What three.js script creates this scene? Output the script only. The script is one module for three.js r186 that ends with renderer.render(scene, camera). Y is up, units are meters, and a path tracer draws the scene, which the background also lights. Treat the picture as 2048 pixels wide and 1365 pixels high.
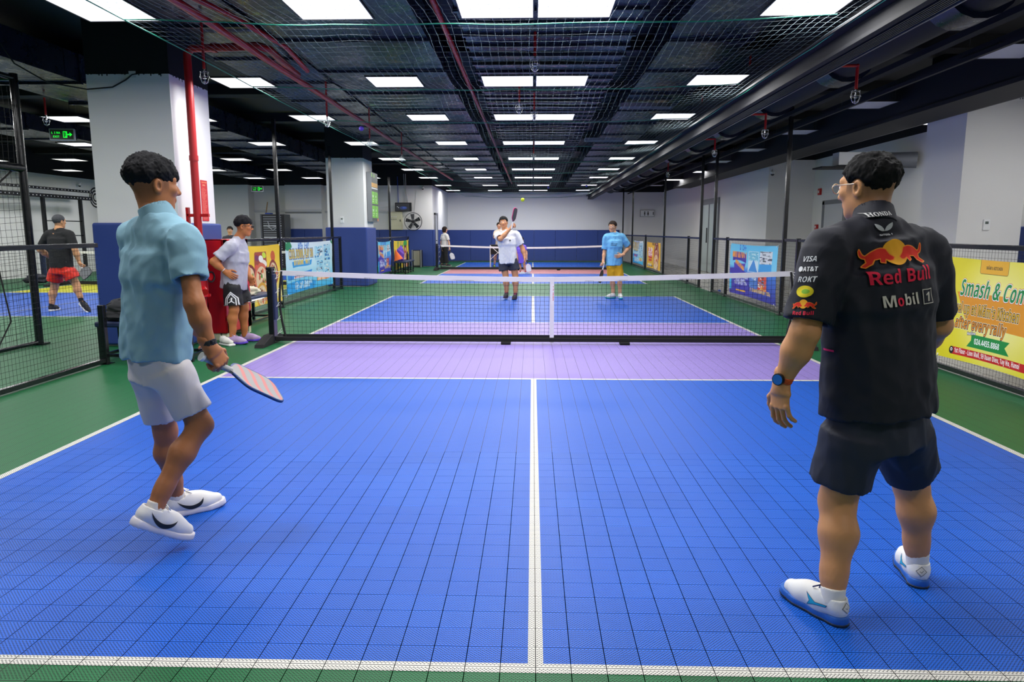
import * as THREE from 'three';
import { RoundedBoxGeometry } from 'three/addons/geometries/RoundedBoxGeometry.js';
import { ImprovedNoise } from 'three/addons/math/ImprovedNoise.js';
import { RectAreaLightUniformsLib } from 'three/addons/lights/RectAreaLightUniformsLib.js';

// ---------------------------------------------------------------- camera, background, exposure
RectAreaLightUniformsLib.init();
const scene = new THREE.Scene();
scene.background = new THREE.Color(0, 0, 0);            // a closed hall: no sky
const camera = new THREE.PerspectiveCamera(50.775, 2048 / 1365, 0.05, 120);
camera.position.set(-0.0155, 1.378, 8.789);
camera.rotation.set(-0.15124, 0.02831, 0, 'YXZ');
const renderer = new THREE.WebGLRenderer({ antialias: true });
renderer.toneMapping = THREE.LinearToneMapping;
renderer.toneMappingExposure = 1.06;
renderer.shadowMap.enabled = true;
const PANEL_LIGHT = 25;                                // radiance of every lit ceiling panel
const PANEL_GLOW = 1.25;                               // what the eye sees of the diffuser
const PANEL_TINT = [1.0, 0.99, 0.985];

// ---------------------------------------------------------------- small helpers
const V = (x, y, z) => new THREE.Vector3(x, y, z);
const vv = (a) => (a.isVector3 ? a.clone() : V(a[0], a[1], a[2]));
const lerpV = (a, b, t) => vv(a).lerp(vv(b), t);
const clamp = (x, a, b) => (x < a ? a : x > b ? b : x);
const sstep = (a, b, x) => { const t = clamp((x - a) / (b - a), 0, 1); return t * t * (3 - 2 * t); };
function rngOf(seed) { let s = seed >>> 0; return () => { s = (s + 0x6d2b79f5) >>> 0; let t = Math.imul(s ^ (s >>> 15), 1 | s); t = (t + Math.imul(t ^ (t >>> 7), 61 | t)) ^ t; return ((t ^ (t >>> 14)) >>> 0) / 4294967296; }; }
const perlin = new ImprovedNoise();
const noise = (x, y, z) => perlin.noise(x + 31.7, y + 17.3, z + 53.1);
const ORD = ['nearest', 'second', 'third', 'fourth', 'fifth', 'sixth', 'seventh', 'eighth', 'ninth', 'tenth', 'eleventh', 'twelfth'];

// geometry collector: boxes, cylinders, wires and tubes merged into one mesh
class GB {
  constructor() { this.p = []; this.n = []; this.u = []; this.i = []; }
  vert(p, n, u, v) { this.p.push(p.x, p.y, p.z); this.n.push(n.x, n.y, n.z); this.u.push(u, v); return this.p.length / 3 - 1; }
  quad(a, b, c, d, uv) {
    const n = b.clone().sub(a).cross(d.clone().sub(a)).normalize(), w = a.distanceTo(b), h = a.distanceTo(d), t = uv || [0, 0, w, 0, w, h, 0, h];
    const k = [a, b, c, d].map((q, j) => this.vert(q, n, t[2 * j], t[2 * j + 1]));
    this.i.push(k[0], k[1], k[2], k[0], k[2], k[3]); return this;
  }
  box(x0, y0, z0, x1, y1, z1) {
    const f = (a, b, c, d, U) => this.quad(V(...a), V(...b), V(...c), V(...d), U);
    f([x0, y0, z1], [x1, y0, z1], [x1, y1, z1], [x0, y1, z1], [x0, y0, x1, y0, x1, y1, x0, y1]);
    f([x1, y0, z0], [x0, y0, z0], [x0, y1, z0], [x1, y1, z0], [-x1, y0, -x0, y0, -x0, y1, -x1, y1]);
    f([x1, y0, z1], [x1, y0, z0], [x1, y1, z0], [x1, y1, z1], [-z1, y0, -z0, y0, -z0, y1, -z1, y1]);
    f([x0, y0, z0], [x0, y0, z1], [x0, y1, z1], [x0, y1, z0], [z0, y0, z1, y0, z1, y1, z0, y1]);
    f([x0, y1, z1], [x1, y1, z1], [x1, y1, z0], [x0, y1, z0], [x0, -z1, x1, -z1, x1, -z0, x0, -z0]);
    f([x0, y0, z0], [x1, y0, z0], [x1, y0, z1], [x0, y0, z1], [x0, z0, x1, z0, x1, z1, x0, z1]);
    return this;
  }
  rbox(x0, y0, z0, x1, y1, z1, r = 0.01, s = 2) {
    const g = new RoundedBoxGeometry(x1 - x0, y1 - y0, z1 - z0, s, r); g.translate((x0 + x1) / 2, (y0 + y1) / 2, (z0 + z1) / 2); return this.add(g);
  }
  bar(a, b, w, h, up = V(0, 1, 0)) {                   // a square bar from a to b
    const d = b.clone().sub(a), L = d.length(); d.normalize(); const s = d.clone().cross(up).normalize(), t = s.clone().cross(d), m = new THREE.Matrix4().makeBasis(s, t, d.clone().negate()).setPosition(a.clone().lerp(b, 0.5));
    const g = new GB().box(-w / 2, -h / 2, -L / 2, w / 2, h / 2, L / 2).geo(); return this.add(g, m);
  }
  cyl(a, b, r0, r1 = r0, seg = 10, caps = true) {
    const d = b.clone().sub(a), L = d.length(); d.normalize(); const s = Math.abs(d.y) < 0.9 ? d.clone().cross(V(0, 1, 0)).normalize() : d.clone().cross(V(1, 0, 0)).normalize(), t = s.clone().cross(d);
    const at = this.p.length / 3;
    for (let k = 0; k <= seg; k++) { const an = (k / seg) * Math.PI * 2, o = s.clone().multiplyScalar(Math.cos(an)).addScaledVector(t, Math.sin(an)); this.vert(a.clone().addScaledVector(o, r0), o, (k / seg) * 6.28 * r0, 0); this.vert(b.clone().addScaledVector(o, r1), o, (k / seg) * 6.28 * r0, L); }
    for (let k = 0; k < seg; k++) { const q = at + 2 * k; this.i.push(q, q + 1, q + 2, q + 2, q + 1, q + 3); }
    if (caps) for (const [c, r, sg] of [[a, r0, -1], [b, r1, 1]]) { const nn = d.clone().multiplyScalar(sg), m = this.vert(c, nn, 0, 0); for (let k = 0; k <= seg; k++) { const an = (k / seg) * Math.PI * 2; this.vert(c.clone().addScaledVector(s, Math.cos(an) * r).addScaledVector(t, Math.sin(an) * r), nn, 0, 0); if (k) sg > 0 ? this.i.push(m, m + k + 1, m + k) : this.i.push(m, m + k, m + k + 1); } }
    return this;
  }
  wire(a, b, r) { return this.cyl(a, b, r, r, 3, false); }
  path(pts, r, seg = 6, closed = false) {
    pts = pts.map(vv); const n = pts.length, at = this.p.length / 3; let s = null;
    for (let j = 0; j < n + (closed ? 1 : 0); j++) {
      const c = pts[j % n], a = pts[closed ? (j - 1 + n) % n : Math.max(j - 1, 0)], b = pts[closed ? (j + 1) % n : Math.min(j + 1, n - 1)], d = b.clone().sub(a).normalize();
      if (!s) s = (Math.abs(d.y) < 0.9 ? d.clone().cross(V(0, 1, 0)) : d.clone().cross(V(1, 0, 0))).normalize(); else s.addScaledVector(d, -s.dot(d)).normalize();
      const t = s.clone().cross(d), rr = typeof r === 'function' ? r(j / (n - 1)) : r;
      for (let k = 0; k <= seg; k++) { const an = (k / seg) * Math.PI * 2, o = s.clone().multiplyScalar(Math.cos(an)).addScaledVector(t, Math.sin(an)); this.vert(c.clone().addScaledVector(o, rr), o, k / seg, j); }
    }
    for (let j = 0; j < n - (closed ? 0 : 1); j++) for (let k = 0; k < seg; k++) { const q = at + j * (seg + 1) + k, w = q + seg + 1; this.i.push(q, w, q + 1, q + 1, w, w + 1); }
    return this;
  }
  add(g, m) {
    const at = this.p.length / 3, P = g.attributes.position, N = g.attributes.normal, U = g.attributes.uv, nm = m && new THREE.Matrix3().getNormalMatrix(m);
    for (let k = 0; k < P.count; k++) { const p = V().fromBufferAttribute(P, k), n = V().fromBufferAttribute(N, k); if (m) { p.applyMatrix4(m); n.applyMatrix3(nm).normalize(); } this.vert(p, n, U ? U.getX(k) : 0, U ? U.getY(k) : 0); }
    if (g.index) for (let k = 0; k < g.index.count; k++) this.i.push(at + g.index.getX(k)); else for (let k = 0; k < P.count; k++) this.i.push(at + k);
    return this;
  }
  geo() {
    const g = new THREE.BufferGeometry(); g.setAttribute('position', new THREE.Float32BufferAttribute(this.p, 3)); g.setAttribute('normal', new THREE.Float32BufferAttribute(this.n, 3)); g.setAttribute('uv', new THREE.Float32BufferAttribute(this.u, 2)); g.setIndex(this.i); return g;
  }
}
const gb = () => new GB();
const used = new Map();
function numbered(n) { const k = used.get(n) || 0; used.set(n, k + 1); return k ? n + '_' + String(k).padStart(3, '0') : n; }
function tag(o, label, category, group) { o.userData.label = label; o.userData.category = category; if (group) o.userData.group = group; return o; }
function obj(name, g, m, parent, label) {
  const o = new THREE.Mesh(g instanceof GB ? g.geo() : g, m); o.castShadow = o.receiveShadow = true;
  if (parent) { o.name = name; parent.add(o); } else { o.name = numbered(name); scene.add(o); }
  if (label) o.userData.label = label;
  return o;
}
function thing(name, label, category, group) { const o = new THREE.Group(); o.name = numbered(name); scene.add(o); return tag(o, label, category, group); }
function solo(name, label, category, g, m, group) { return tag(obj(name, g, m), label, category, group); }
function struct(name, g, m, label) { const o = g ? obj(name, g, m) : new THREE.Group(); if (!g) { o.name = numbered(name); scene.add(o); } o.userData.kind = 'structure'; if (label) { o.userData.label = label; o.userData.category = name.split('_')[0]; } return o; }
const stuff = (o) => { o.userData.kind = 'stuff'; return o; };

// ---------------------------------------------------------------- textures and materials
function canvas(w, h, draw) { const c = document.createElement('canvas'); c.width = w; c.height = h; draw(c.getContext('2d'), w, h); return c; }
function tex(c, srgb = true, rep) { const t = new THREE.CanvasTexture(c); if (srgb) t.colorSpace = THREE.SRGBColorSpace; t.wrapS = t.wrapT = rep ? THREE.RepeatWrapping : THREE.ClampToEdgeWrapping; t.magFilter = THREE.LinearFilter; if (rep) t.repeat.set(rep[0], rep[1]); return t; }
function grain(size, seed, f) {                         // grey noise texture, tiles
  const r = rngOf(seed), d = new Uint8Array(size * size * 4), lay = [];
  for (const [n, a] of f) { const g = new Float32Array(n * n); for (let k = 0; k < n * n; k++) g[k] = r() - 0.5; lay.push([n, a, g]); }
  for (let y = 0; y < size; y++) for (let x = 0; x < size; x++) {
    let s = 0.5;
    for (const [n, a, g] of lay) { const fx = (x / size) * n, fy = (y / size) * n, ix = Math.floor(fx), iy = Math.floor(fy), u = fx - ix, v = fy - iy, q = (i, j) => g[((j % n) * n + (i % n))]; s += a * ((q(ix, iy) * (1 - u) + q(ix + 1, iy) * u) * (1 - v) + (q(ix, iy + 1) * (1 - u) + q(ix + 1, iy + 1) * u) * v); }
    const b = clamp(Math.round(s * 255), 0, 255), o = (y * size + x) * 4; d[o] = d[o + 1] = d[o + 2] = b; d[o + 3] = 255;
  }
  const t = new THREE.DataTexture(d, size, size); t.magFilter = THREE.LinearFilter; t.wrapS = t.wrapT = THREE.RepeatWrapping; return t;
}
const mat = (c, rough = 0.6, o = {}) => new THREE.MeshStandardMaterial({ color: c, roughness: rough, ...o });
const phys = (c, rough = 0.6, o = {}) => new THREE.MeshPhysicalMaterial({ color: c, roughness: rough, ...o });
const plasterBump = grain(256, 5, [[12, 0.25], [64, 0.25], [128, 0.3]]);
const weave = tex(canvas(64, 64, (c) => { for (let y = 0; y < 64; y += 4) for (let x = 0; x < 64; x += 4) { const a = ((x + y) / 4) % 2; c.fillStyle = a ? '#c8c8c8' : '#5a5a5a'; c.fillRect(x, y, 4, 4); } }), false, [1, 1]);
const roughVar = grain(256, 9, [[6, 0.35], [24, 0.3], [90, 0.2]]);
// one moulded 11.3 cm cell of the open sports tile: a ribbed grid, small holes painted dark for the mat below and the shade within
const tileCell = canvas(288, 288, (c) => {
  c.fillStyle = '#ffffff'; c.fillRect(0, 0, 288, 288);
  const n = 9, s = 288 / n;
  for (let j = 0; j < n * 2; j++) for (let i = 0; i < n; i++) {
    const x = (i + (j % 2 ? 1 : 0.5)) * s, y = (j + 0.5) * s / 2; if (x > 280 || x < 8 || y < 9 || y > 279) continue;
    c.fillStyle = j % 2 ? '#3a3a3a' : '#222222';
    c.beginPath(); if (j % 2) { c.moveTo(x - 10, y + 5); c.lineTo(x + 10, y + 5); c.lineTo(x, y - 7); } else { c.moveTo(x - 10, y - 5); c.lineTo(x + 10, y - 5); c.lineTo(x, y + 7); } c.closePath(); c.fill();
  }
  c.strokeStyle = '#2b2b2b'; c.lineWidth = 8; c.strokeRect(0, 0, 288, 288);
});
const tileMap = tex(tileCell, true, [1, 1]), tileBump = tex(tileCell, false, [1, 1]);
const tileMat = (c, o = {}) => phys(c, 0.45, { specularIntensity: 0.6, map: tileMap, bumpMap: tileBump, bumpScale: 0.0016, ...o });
const M = {
  white: mat('#e9e9e7', 0.85, { bumpMap: plasterBump, bumpScale: 0.0006 }),
  black: mat('#0d0e12', 0.55), blackPaint: mat('#0a0b11', 0.75), darkDuct: mat('#10172c', 0.6, { metalness: 0.0, roughnessMap: roughVar }), deck: mat('#0a0c14', 0.6),
  steelBlack: mat('#15171b', 0.38, { roughnessMap: roughVar }), galv: mat('#8d9196', 0.35, { metalness: 0.8 }), chrome: mat('#d5d7da', 0.18, { metalness: 1 }),
  redPaint: mat('#c00d14', 0.35), redPipe: mat('#b3121a', 0.38),
  pad: mat('#2a448c', 0.62, { bumpMap: roughVar, bumpScale: 0.0008 }), padNavy: mat('#27408a', 0.6, { bumpMap: roughVar, bumpScale: 0.0008 }),
  concrete: mat('#b9b6ae', 0.55, { roughnessMap: roughVar }), mat: mat('#20262c', 0.9),
  tape: mat('#e9e9ea', 0.7), rope: mat('#0e0f10', 0.7), seat: mat('#1d2a4e', 0.5), rubber: mat('#111214', 0.8), netCord: mat('#8098a0', 0.6), netCordDark: mat('#3c4c52', 0.6), greenRope: mat('#1f8a6b', 0.6),
  steel: mat('#b8b4a4', 0.28, { metalness: 0.85 }), beige: mat('#d8d6b4', 0.5), grey: mat('#7d8084', 0.5), lightGrey: mat('#c9cccf', 0.5), offPanel: mat('#b9bcc4', 0.6),
  wood: mat('#a9854f', 0.6), plasticWhite: mat('#eceeee', 0.4), glassDark: phys('#10141a', 0.12),
  pane: phys('#ffffff', 0.03, { transmission: 1, thickness: 0, ior: 1.45 }), frost: phys('#d8e6e4', 0.35, { transmission: 0.35, thickness: 0 }),
};
// ---------------------------------------------------------------- floor: sports tiles, painted lines, concrete strip
const CELL = 0.113, TILE = CELL * 2, Z0 = 6.675;          // a seam runs along x = 0 and along the near baseline
const C = { blue: ['#1263d8', '#1262d4', '#1466db'], green: ['#16703f', '#156b3b', '#187643'], purple: '#a48fe2', pink: '#dd8f98', yellow: '#dddc1c', farBlue: '#3a74dc' };
const floor = struct('floor', null, null);
obj('subfloor', gb().box(-15.6, -0.3, -25.4, 8.9, -0.012, 11.9), M.mat, floor);
function tileSheet(x0, z0, x1, z1) {
  const g = gb(), u = (x) => x / CELL, w = (z) => -(z - Z0) / CELL;
  g.quad(V(x0, 0, z1), V(x1, 0, z1), V(x1, 0, z0), V(x0, 0, z0), [u(x0), w(z1), u(x1), w(z1), u(x1), w(z0), u(x0), w(z0)]);
  for (const [a, b] of [[V(x0, -0.012, z1), V(x1, -0.012, z1)], [V(x1, -0.012, z0), V(x0, -0.012, z0)], [V(x1, -0.012, z1), V(x1, -0.012, z0)], [V(x0, -0.012, z0), V(x0, -0.012, z1)]]) g.quad(a, b, b.clone().setY(0), a.clone().setY(0));
  return g;
}
const NEAR = { x0: -13.5 * TILE, x1: 13.5 * TILE, z0: Z0 - 10 * TILE, z1: Z0 };           // ten rows of single blue tiles
const GN = { x0: -7 * TILE, x1: 7 * TILE, z0: Z0, z1: Z0 + 2 * TILE };                     // two rows of single green tiles
const sheet = (r, m) => stuff(obj('tile_field', tileSheet(...r), m, floor));
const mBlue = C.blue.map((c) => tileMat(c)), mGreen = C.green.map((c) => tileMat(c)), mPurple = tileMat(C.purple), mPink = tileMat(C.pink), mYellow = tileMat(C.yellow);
const XL = -15.3, XR = 4.12, ZB = -25, ZF = 11.6;
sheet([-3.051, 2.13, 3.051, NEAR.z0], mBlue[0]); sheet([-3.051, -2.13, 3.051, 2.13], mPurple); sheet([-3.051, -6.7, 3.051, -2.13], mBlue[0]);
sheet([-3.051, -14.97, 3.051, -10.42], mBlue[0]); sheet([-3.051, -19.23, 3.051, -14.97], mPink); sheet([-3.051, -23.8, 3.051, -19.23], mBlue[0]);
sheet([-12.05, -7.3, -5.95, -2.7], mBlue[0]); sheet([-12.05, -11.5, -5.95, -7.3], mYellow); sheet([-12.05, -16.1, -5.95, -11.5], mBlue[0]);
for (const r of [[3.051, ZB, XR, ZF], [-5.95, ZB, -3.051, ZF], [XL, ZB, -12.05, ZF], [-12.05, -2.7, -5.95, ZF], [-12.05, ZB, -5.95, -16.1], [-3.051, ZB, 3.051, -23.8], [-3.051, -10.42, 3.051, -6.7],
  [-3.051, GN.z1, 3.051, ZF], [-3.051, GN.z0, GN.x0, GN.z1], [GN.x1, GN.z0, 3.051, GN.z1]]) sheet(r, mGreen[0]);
// single tiles nearest the camera: four raised cells with chamfered edges each
const tileGeo = (() => {
  const g = gb(), c = 0.0013, d = 0.004;
  for (const [i, j] of [[0, 0], [1, 0], [0, 1], [1, 1]]) {
    const x0 = i * CELL, x1 = x0 + CELL, z0 = j * CELL, z1 = z0 + CELL, a = [V(x0 + c, 0, z1 - c), V(x1 - c, 0, z1 - c), V(x1 - c, 0, z0 + c), V(x0 + c, 0, z0 + c)], b = [V(x0 + 2e-4, -d, z1 - 2e-4), V(x1 - 2e-4, -d, z1 - 2e-4), V(x1 - 2e-4, -d, z0 + 2e-4), V(x0 + 2e-4, -d, z0 + 2e-4)];
    g.quad(...a, [0.012, 0.012, 0.988, 0.012, 0.988, 0.988, 0.012, 0.988]);
    for (let k = 0; k < 4; k++) g.quad(b[k], b[(k + 1) % 4], a[(k + 1) % 4], a[k], [0, 0, 1, 0, 1, 0.012, 0, 0.012]);
  }
  return g.geo();
})();
{
  const r = rngOf(3);
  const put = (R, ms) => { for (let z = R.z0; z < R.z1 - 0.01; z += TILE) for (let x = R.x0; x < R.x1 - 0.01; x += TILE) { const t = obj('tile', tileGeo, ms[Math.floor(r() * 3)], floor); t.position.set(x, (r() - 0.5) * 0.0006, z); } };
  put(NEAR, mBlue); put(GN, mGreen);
}
// painted lines, perforated like the tiles they are painted on
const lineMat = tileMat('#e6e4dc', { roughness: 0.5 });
function courtLine(x0, z0, x1, z1) {
  const u = (x) => x / CELL, w = (z) => -(z - Z0) / CELL, g = gb(), y = 0.0012;
  g.quad(V(x0, y, z1), V(x1, y, z1), V(x1, y, z0), V(x0, y, z0), [u(x0), w(z1), u(x1), w(z1), u(x1), w(z0), u(x0), w(z0)]);
  for (const [a, b] of [[V(x0, 0, z1), V(x1, 0, z1)], [V(x1, 0, z0), V(x0, 0, z0)], [V(x1, 0, z1), V(x1, 0, z0)], [V(x0, 0, z0), V(x0, 0, z1)]]) g.quad(a, b, b.clone().setY(y), a.clone().setY(y));
  obj('court_line', g, lineMat, floor);
}
function lines(xc, zc) {
  const h = 0.025, xs = 3.025, zk = 2.13, ze = 6.68;
  for (const s of [-1, 1]) {
    courtLine(xc + s * xs - h, zc - ze - h, xc + s * xs + h, zc + ze + h);
    courtLine(xc - xs + h, zc + s * ze - h, xc + xs - h, zc + s * ze + h);
    courtLine(xc - xs + h, zc + s * zk - h, xc + xs - h, zc + s * zk + h);
    courtLine(xc - h, zc + (s > 0 ? zk + h : -ze + h), xc + h, zc + (s > 0 ? ze - h : -zk - h));
  }
}
lines(0, 0); lines(0, -17.1); lines(-9, -9.4);
obj('concrete_walkway', gb().box(XR, -0.012, ZB, 8.9, -0.004, ZF), M.concrete, floor);

// ---------------------------------------------------------------- outer walls (white to 3.15 m, black above), ceiling slab
function wallBox(name, x0, z0, x1, z1, y0 = -0.01, y1 = 3.16) {
  const w = struct(name, gb().box(x0, y0, z0, x1, y1, z1), M.white);
  obj('upper_band', gb().box(x0 - 0.004, y1, z0 - 0.004, x1 + 0.004, 3.9, z1 + 0.004), M.blackPaint, w);
  return w;
}
wallBox('wall_back', -4.1, -25.4, 8.9, -25);
wallBox('wall_left', -15.6, -20.2, -15.3, 11.9);
wallBox('wall_front', -15.6, 11.6, 8.9, 11.9);
const wallFan = wallBox('wall_back_left', -15.6, -25.4, -3.95, -19.8);                         // block with the fan, its side wall runs on to the back wall
const wallRightNear = wallBox('wall_right_near', 7.1, -10.0, 8.9, 11.6);
const wallRightFar = wallBox('wall_right_far', 5.95, -25.0, 8.9, -10.0);
struct('ceiling', gb().box(-15.6, 3.9, -25.4, 8.9, 4.2, 11.9), M.deck);
// wall pilasters behind the equipment rack
wallBox('wall_pilaster', -9.62, -19.8, -8.2, -19.35); wallBox('wall_pilaster', -13.4, -19.8, -11.0, -19.2);
// quilted protective pads: single panels along the walls
function padRun(parent, a, b, axis, at, out, n, y0 = 0.02, y1 = 1.45, t = 0.05) {
  for (let k = 0; k < n; k++) {
    const p = a + ((b - a) * k) / n + 0.003, q = a + ((b - a) * (k + 1)) / n - 0.003;
    const g = gb(); if (axis === 'x') g.rbox(p, y0, Math.min(at, at + out * t), q, y1, Math.max(at, at + out * t), 0.014); else g.rbox(Math.min(at, at + out * t), y0, p, Math.max(at, at + out * t), y1, q, 0.014);
    obj('wall_pad', g, M.pad, parent);
  }
}
const padBack = thing('padded_wall_run', 'row of navy blue padded panels along the far back wall', 'wall pads'); padRun(padBack, -3.9, 4.0, 'x', -25, 1, 8);
const padFan = thing('padded_wall_run', 'navy blue padded panels on the wall beneath the round fan', 'wall pads'); padRun(padFan, -8.15, -3.95, 'x', -19.8, 1, 4); padRun(padFan, -20.2, -19.75, 'z', -3.95, 1, 1); padRun(padFan, -25, -21.0, 'z', -3.95, 1, 4);
const padPil = thing('padded_wall_run', 'navy blue pad on the white pilaster beside the equipment rack', 'wall pads'); padRun(padPil, -9.6, -8.2, 'x', -19.35, 1, 2, 0.02, 1.48);
const padRight = thing('padded_wall_run', 'navy blue padded panels on the right wall beyond the fence', 'wall pads'); padRun(padRight, -6.4, -3.2, 'z', 7.1, -1, 2, 0.9, 1.45);
const padNear = thing('padded_wall_run', 'navy blue pad right of the thermostat column at the right edge', 'wall pads'); padRun(padNear, -2.0, 2.0, 'z', 7.1, -1, 2, 0.9, 1.45, 0.08);
// ---------------------------------------------------------------- columns
function column(x0, z0, x1, z1, ytop, pad, label, seed) {
  const c = struct('column', null, null, label); c.userData.category = 'column';
  obj('shaft', gb().box(x0, -0.01, z0, x1, ytop, z1), M.white, c);
  obj('black_top', gb().box(x0 - 0.003, ytop + 0.012, z0 - 0.003, x1 + 0.003, 3.9, z1 + 0.003), M.blackPaint, c);
  const g = gb(), r = rngOf(seed);                       // ragged lower edge of the black paint
  for (let s = 0; s < 2; s++) for (let u = 0; u < 1; u += 0.012) { const h = 0.004 + r() * r() * 0.05; if (s) g.box(x1, ytop - h + 0.02, z1 - (z1 - z0) * (u + 0.012), x1 + 0.0025, ytop + 0.02, z1 - (z1 - z0) * u); else g.box(x0 + (x1 - x0) * u, ytop - h + 0.02, z1, x0 + (x1 - x0) * (u + 0.012), ytop + 0.02, z1 + 0.0025); }
  obj('paint_edge', g, M.blackPaint, c);
  if (pad) {
    const t = 0.055, y1 = 1.48;
    obj('pad', gb().rbox(x0 - t, 0.02, z1, x1 + t, y1, z1 + t, 0.03, 3), M.padNavy, c); obj('pad', gb().rbox(x1, 0.02, z0 - t, x1 + t, y1, z1 + 0.01, 0.03, 3), M.padNavy, c); obj('pad', gb().rbox(x0 - t, 0.02, z0 - t, x0, y1, z1 + 0.01, 0.03, 3), M.padNavy, c); obj('pad', gb().rbox(x0, 0.02, z0 - t, x1, y1, z0, 0.03, 3), M.padNavy, c);
  }
  return c;
}
column(-5.17, -0.72, -4.2, 0.28, 3.17, true, 'white square column with navy pad beside the red pipe', 11);
column(-5.12, -10.25, -4.2, -9.25, 3.17, true, 'white square column with navy pad carrying the green sign', 12);
column(-5.12, 9.4, -4.2, 10.4, 3.17, true, 'white square column with navy pad behind the camera', 13);
const colR = column(5.88, -2.5, 6.75, -1.5, 3.17, false, 'white square column with the thermostat at the right edge', 14);
{ // door in the far right wall: dark frame, two frosted leaves
  const d = struct('door_1', gb().box(5.9, 0, -17.0, 5.945, 2.46, -14.75), M.black);
  d.geometry = gb().box(5.9, 2.28, -16.95, 5.96, 2.46, -14.7).box(5.9, 0, -16.95, 5.96, 2.3, -16.85).box(5.9, 0, -14.8, 5.96, 2.3, -14.7).box(5.9, 0, -15.98, 5.96, 2.3, -15.9).geo(); d.material = M.grey;
  for (const [a, b] of [[-16.85, -15.98], [-15.9, -14.8]]) obj('leaf', gb().box(5.918, 0.02, a, 5.94, 2.28, b), M.frost, d);
  obj('handle', gb().box(5.86, 1.05, -14.98, 5.9, 1.08, -14.84), M.black, d); obj('bar_handle', gb().box(5.87, 1.0, -16.08, 5.9, 1.5, -16.05), M.black, d);
  const e = struct('door_2', gb().box(7.06, 0, -9.3, 7.13, 2.1, -9.18).box(7.06, 0, -8.1, 7.13, 2.1, -7.98).box(7.06, 2.02, -9.3, 7.13, 2.12, -7.98), M.grey);
  obj('leaf', gb().box(7.07, 0.01, -9.18, 7.095, 2.02, -8.1), M.lightGrey, e);
  const f = struct('door_3', gb().box(-3.955, 0, -20.95, -3.89, 2.1, -20.85).box(-3.955, 0, -20.3, -3.89, 2.1, -20.2).box(-3.955, 2.04, -20.95, -3.89, 2.12, -20.2), M.grey);
  obj('leaf', gb().box(-3.95, 0.01, -20.85, -3.91, 2.04, -20.3), M.lightGrey, f); obj('handle', gb().box(-3.9, 1.0, -20.42, -3.86, 1.03, -20.34), M.black, f);
}
// ---------------------------------------------------------------- ceiling lights: thin square panels hung at 3.1 m
const ROWS = [8.5, 5.7, 2.88, 0.08, -2.58, -5.8, -8.9, -11.9, -15.0, -18.9, -22.3];        // row centres, nearest the camera first
const panelFrame = gb().box(-0.3, 0, -0.3, 0.3, 0.012, -0.29).box(-0.3, 0, 0.29, 0.3, 0.012, 0.3).box(-0.3, 0, -0.29, -0.29, 0.012, 0.29).box(0.29, 0, -0.29, 0.3, 0.012, 0.29).box(-0.3, 0.01, -0.3, 0.3, 0.02, 0.3).geo();
const panelFace = gb().quad(V(-0.29, 0.004, -0.29), V(0.29, 0.004, -0.29), V(0.29, 0.004, 0.29), V(-0.29, 0.004, 0.29)).geo();
const panelWires = gb().wire(V(-0.25, 0.02, -0.25), V(-0.25, 0.22, -0.25), 0.0015).wire(V(0.25, 0.02, 0.25), V(0.25, 0.22, 0.25), 0.0015).geo();
const frameMat = mat('#1a1c20', 0.5), glowMat = mat('#ffffff', 0.5, { emissive: new THREE.Color(...PANEL_TINT), emissiveIntensity: PANEL_GLOW });
function ceilingLight(x, z, label, group, lit = true, y = 3.1) {
  const t = thing('ceiling_light', label, 'ceiling light', group); t.position.set(x, y, z);
  obj('frame', panelFrame, frameMat, t); const f = obj('diffuser', panelFace, lit ? glowMat : M.offPanel, t); f.castShadow = false; obj('suspension_wires', panelWires, M.galv, t);
  if (lit) { const l = new THREE.RectAreaLight(new THREE.Color(...PANEL_TINT), PANEL_LIGHT, 0.58, 0.58); l.position.y = -0.004; l.rotation.x = -Math.PI / 2; t.add(l); }
}
const COLS = [[-3.4, 'left edge column'], [-1.62, 'left inner column'], [-0.31, 'left half of the central pairs'], [0.31, 'right half of the central pairs'], [2.1, 'right column inside the beam']];
for (const [x, where] of COLS) ROWS.forEach((z, k) => (k || Math.abs(x) > 2) && ceilingLight(x, z, `white light panel, ${where}, ${k < 2 ? ['added row behind the camera', 'row straight above the camera'][k] : ORD[k - 2] + ' row in view'}`, 'light panels over the main courts'));  // the unseen first row is added to light the foreground players from behind
for (const [x, where] of [[-5.3, 'beside the columns'], [-7.2, 'second line from the columns'], [-9.1, 'over the left court centre'], [-11.3, 'fourth line from the columns'], [-13.3, 'along the left wall']])
  ROWS.forEach((z, k) => { if (z > -18 && !(x > -5.5 && (k === 3 || k === 6)) && k > 1) ceilingLight(x, z, `white light panel in left hall, ${where}, ${ORD[k - 2]} row in view`, 'light panels in the left hall'); });
for (const [x, z, l] of [[6.6, -3.25, 'lit square light panel beside the right thermostat column'], [5.0, -12.9, 'lit square light panel above the right walkway near the door'], [4.75, -16.2, 'lit square light panel above the far right walkway'], [6.5, 0.7, 'added unseen light panel over the near right walkway, first'], [6.5, 3.4, 'added unseen light panel over the near right walkway, second'], [6.5, 6.2, 'added unseen light panel over the near right walkway, third'], [6.5, -12.4, 'lit square light panel hidden behind the far right wall corner']].slice(0, 6)) ceilingLight(x, z, l);  // near walkway panels are out of view, added to brighten the right wall
[1.35, -1.65, -4.4, -7.2, -9.8, -19.2].forEach((z, k) => ceilingLight(4.6, z, `grey unlit ceiling panel above the right fence, ${ORD[k]} one from the camera`, 'unlit panels above the right fence', false));

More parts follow.
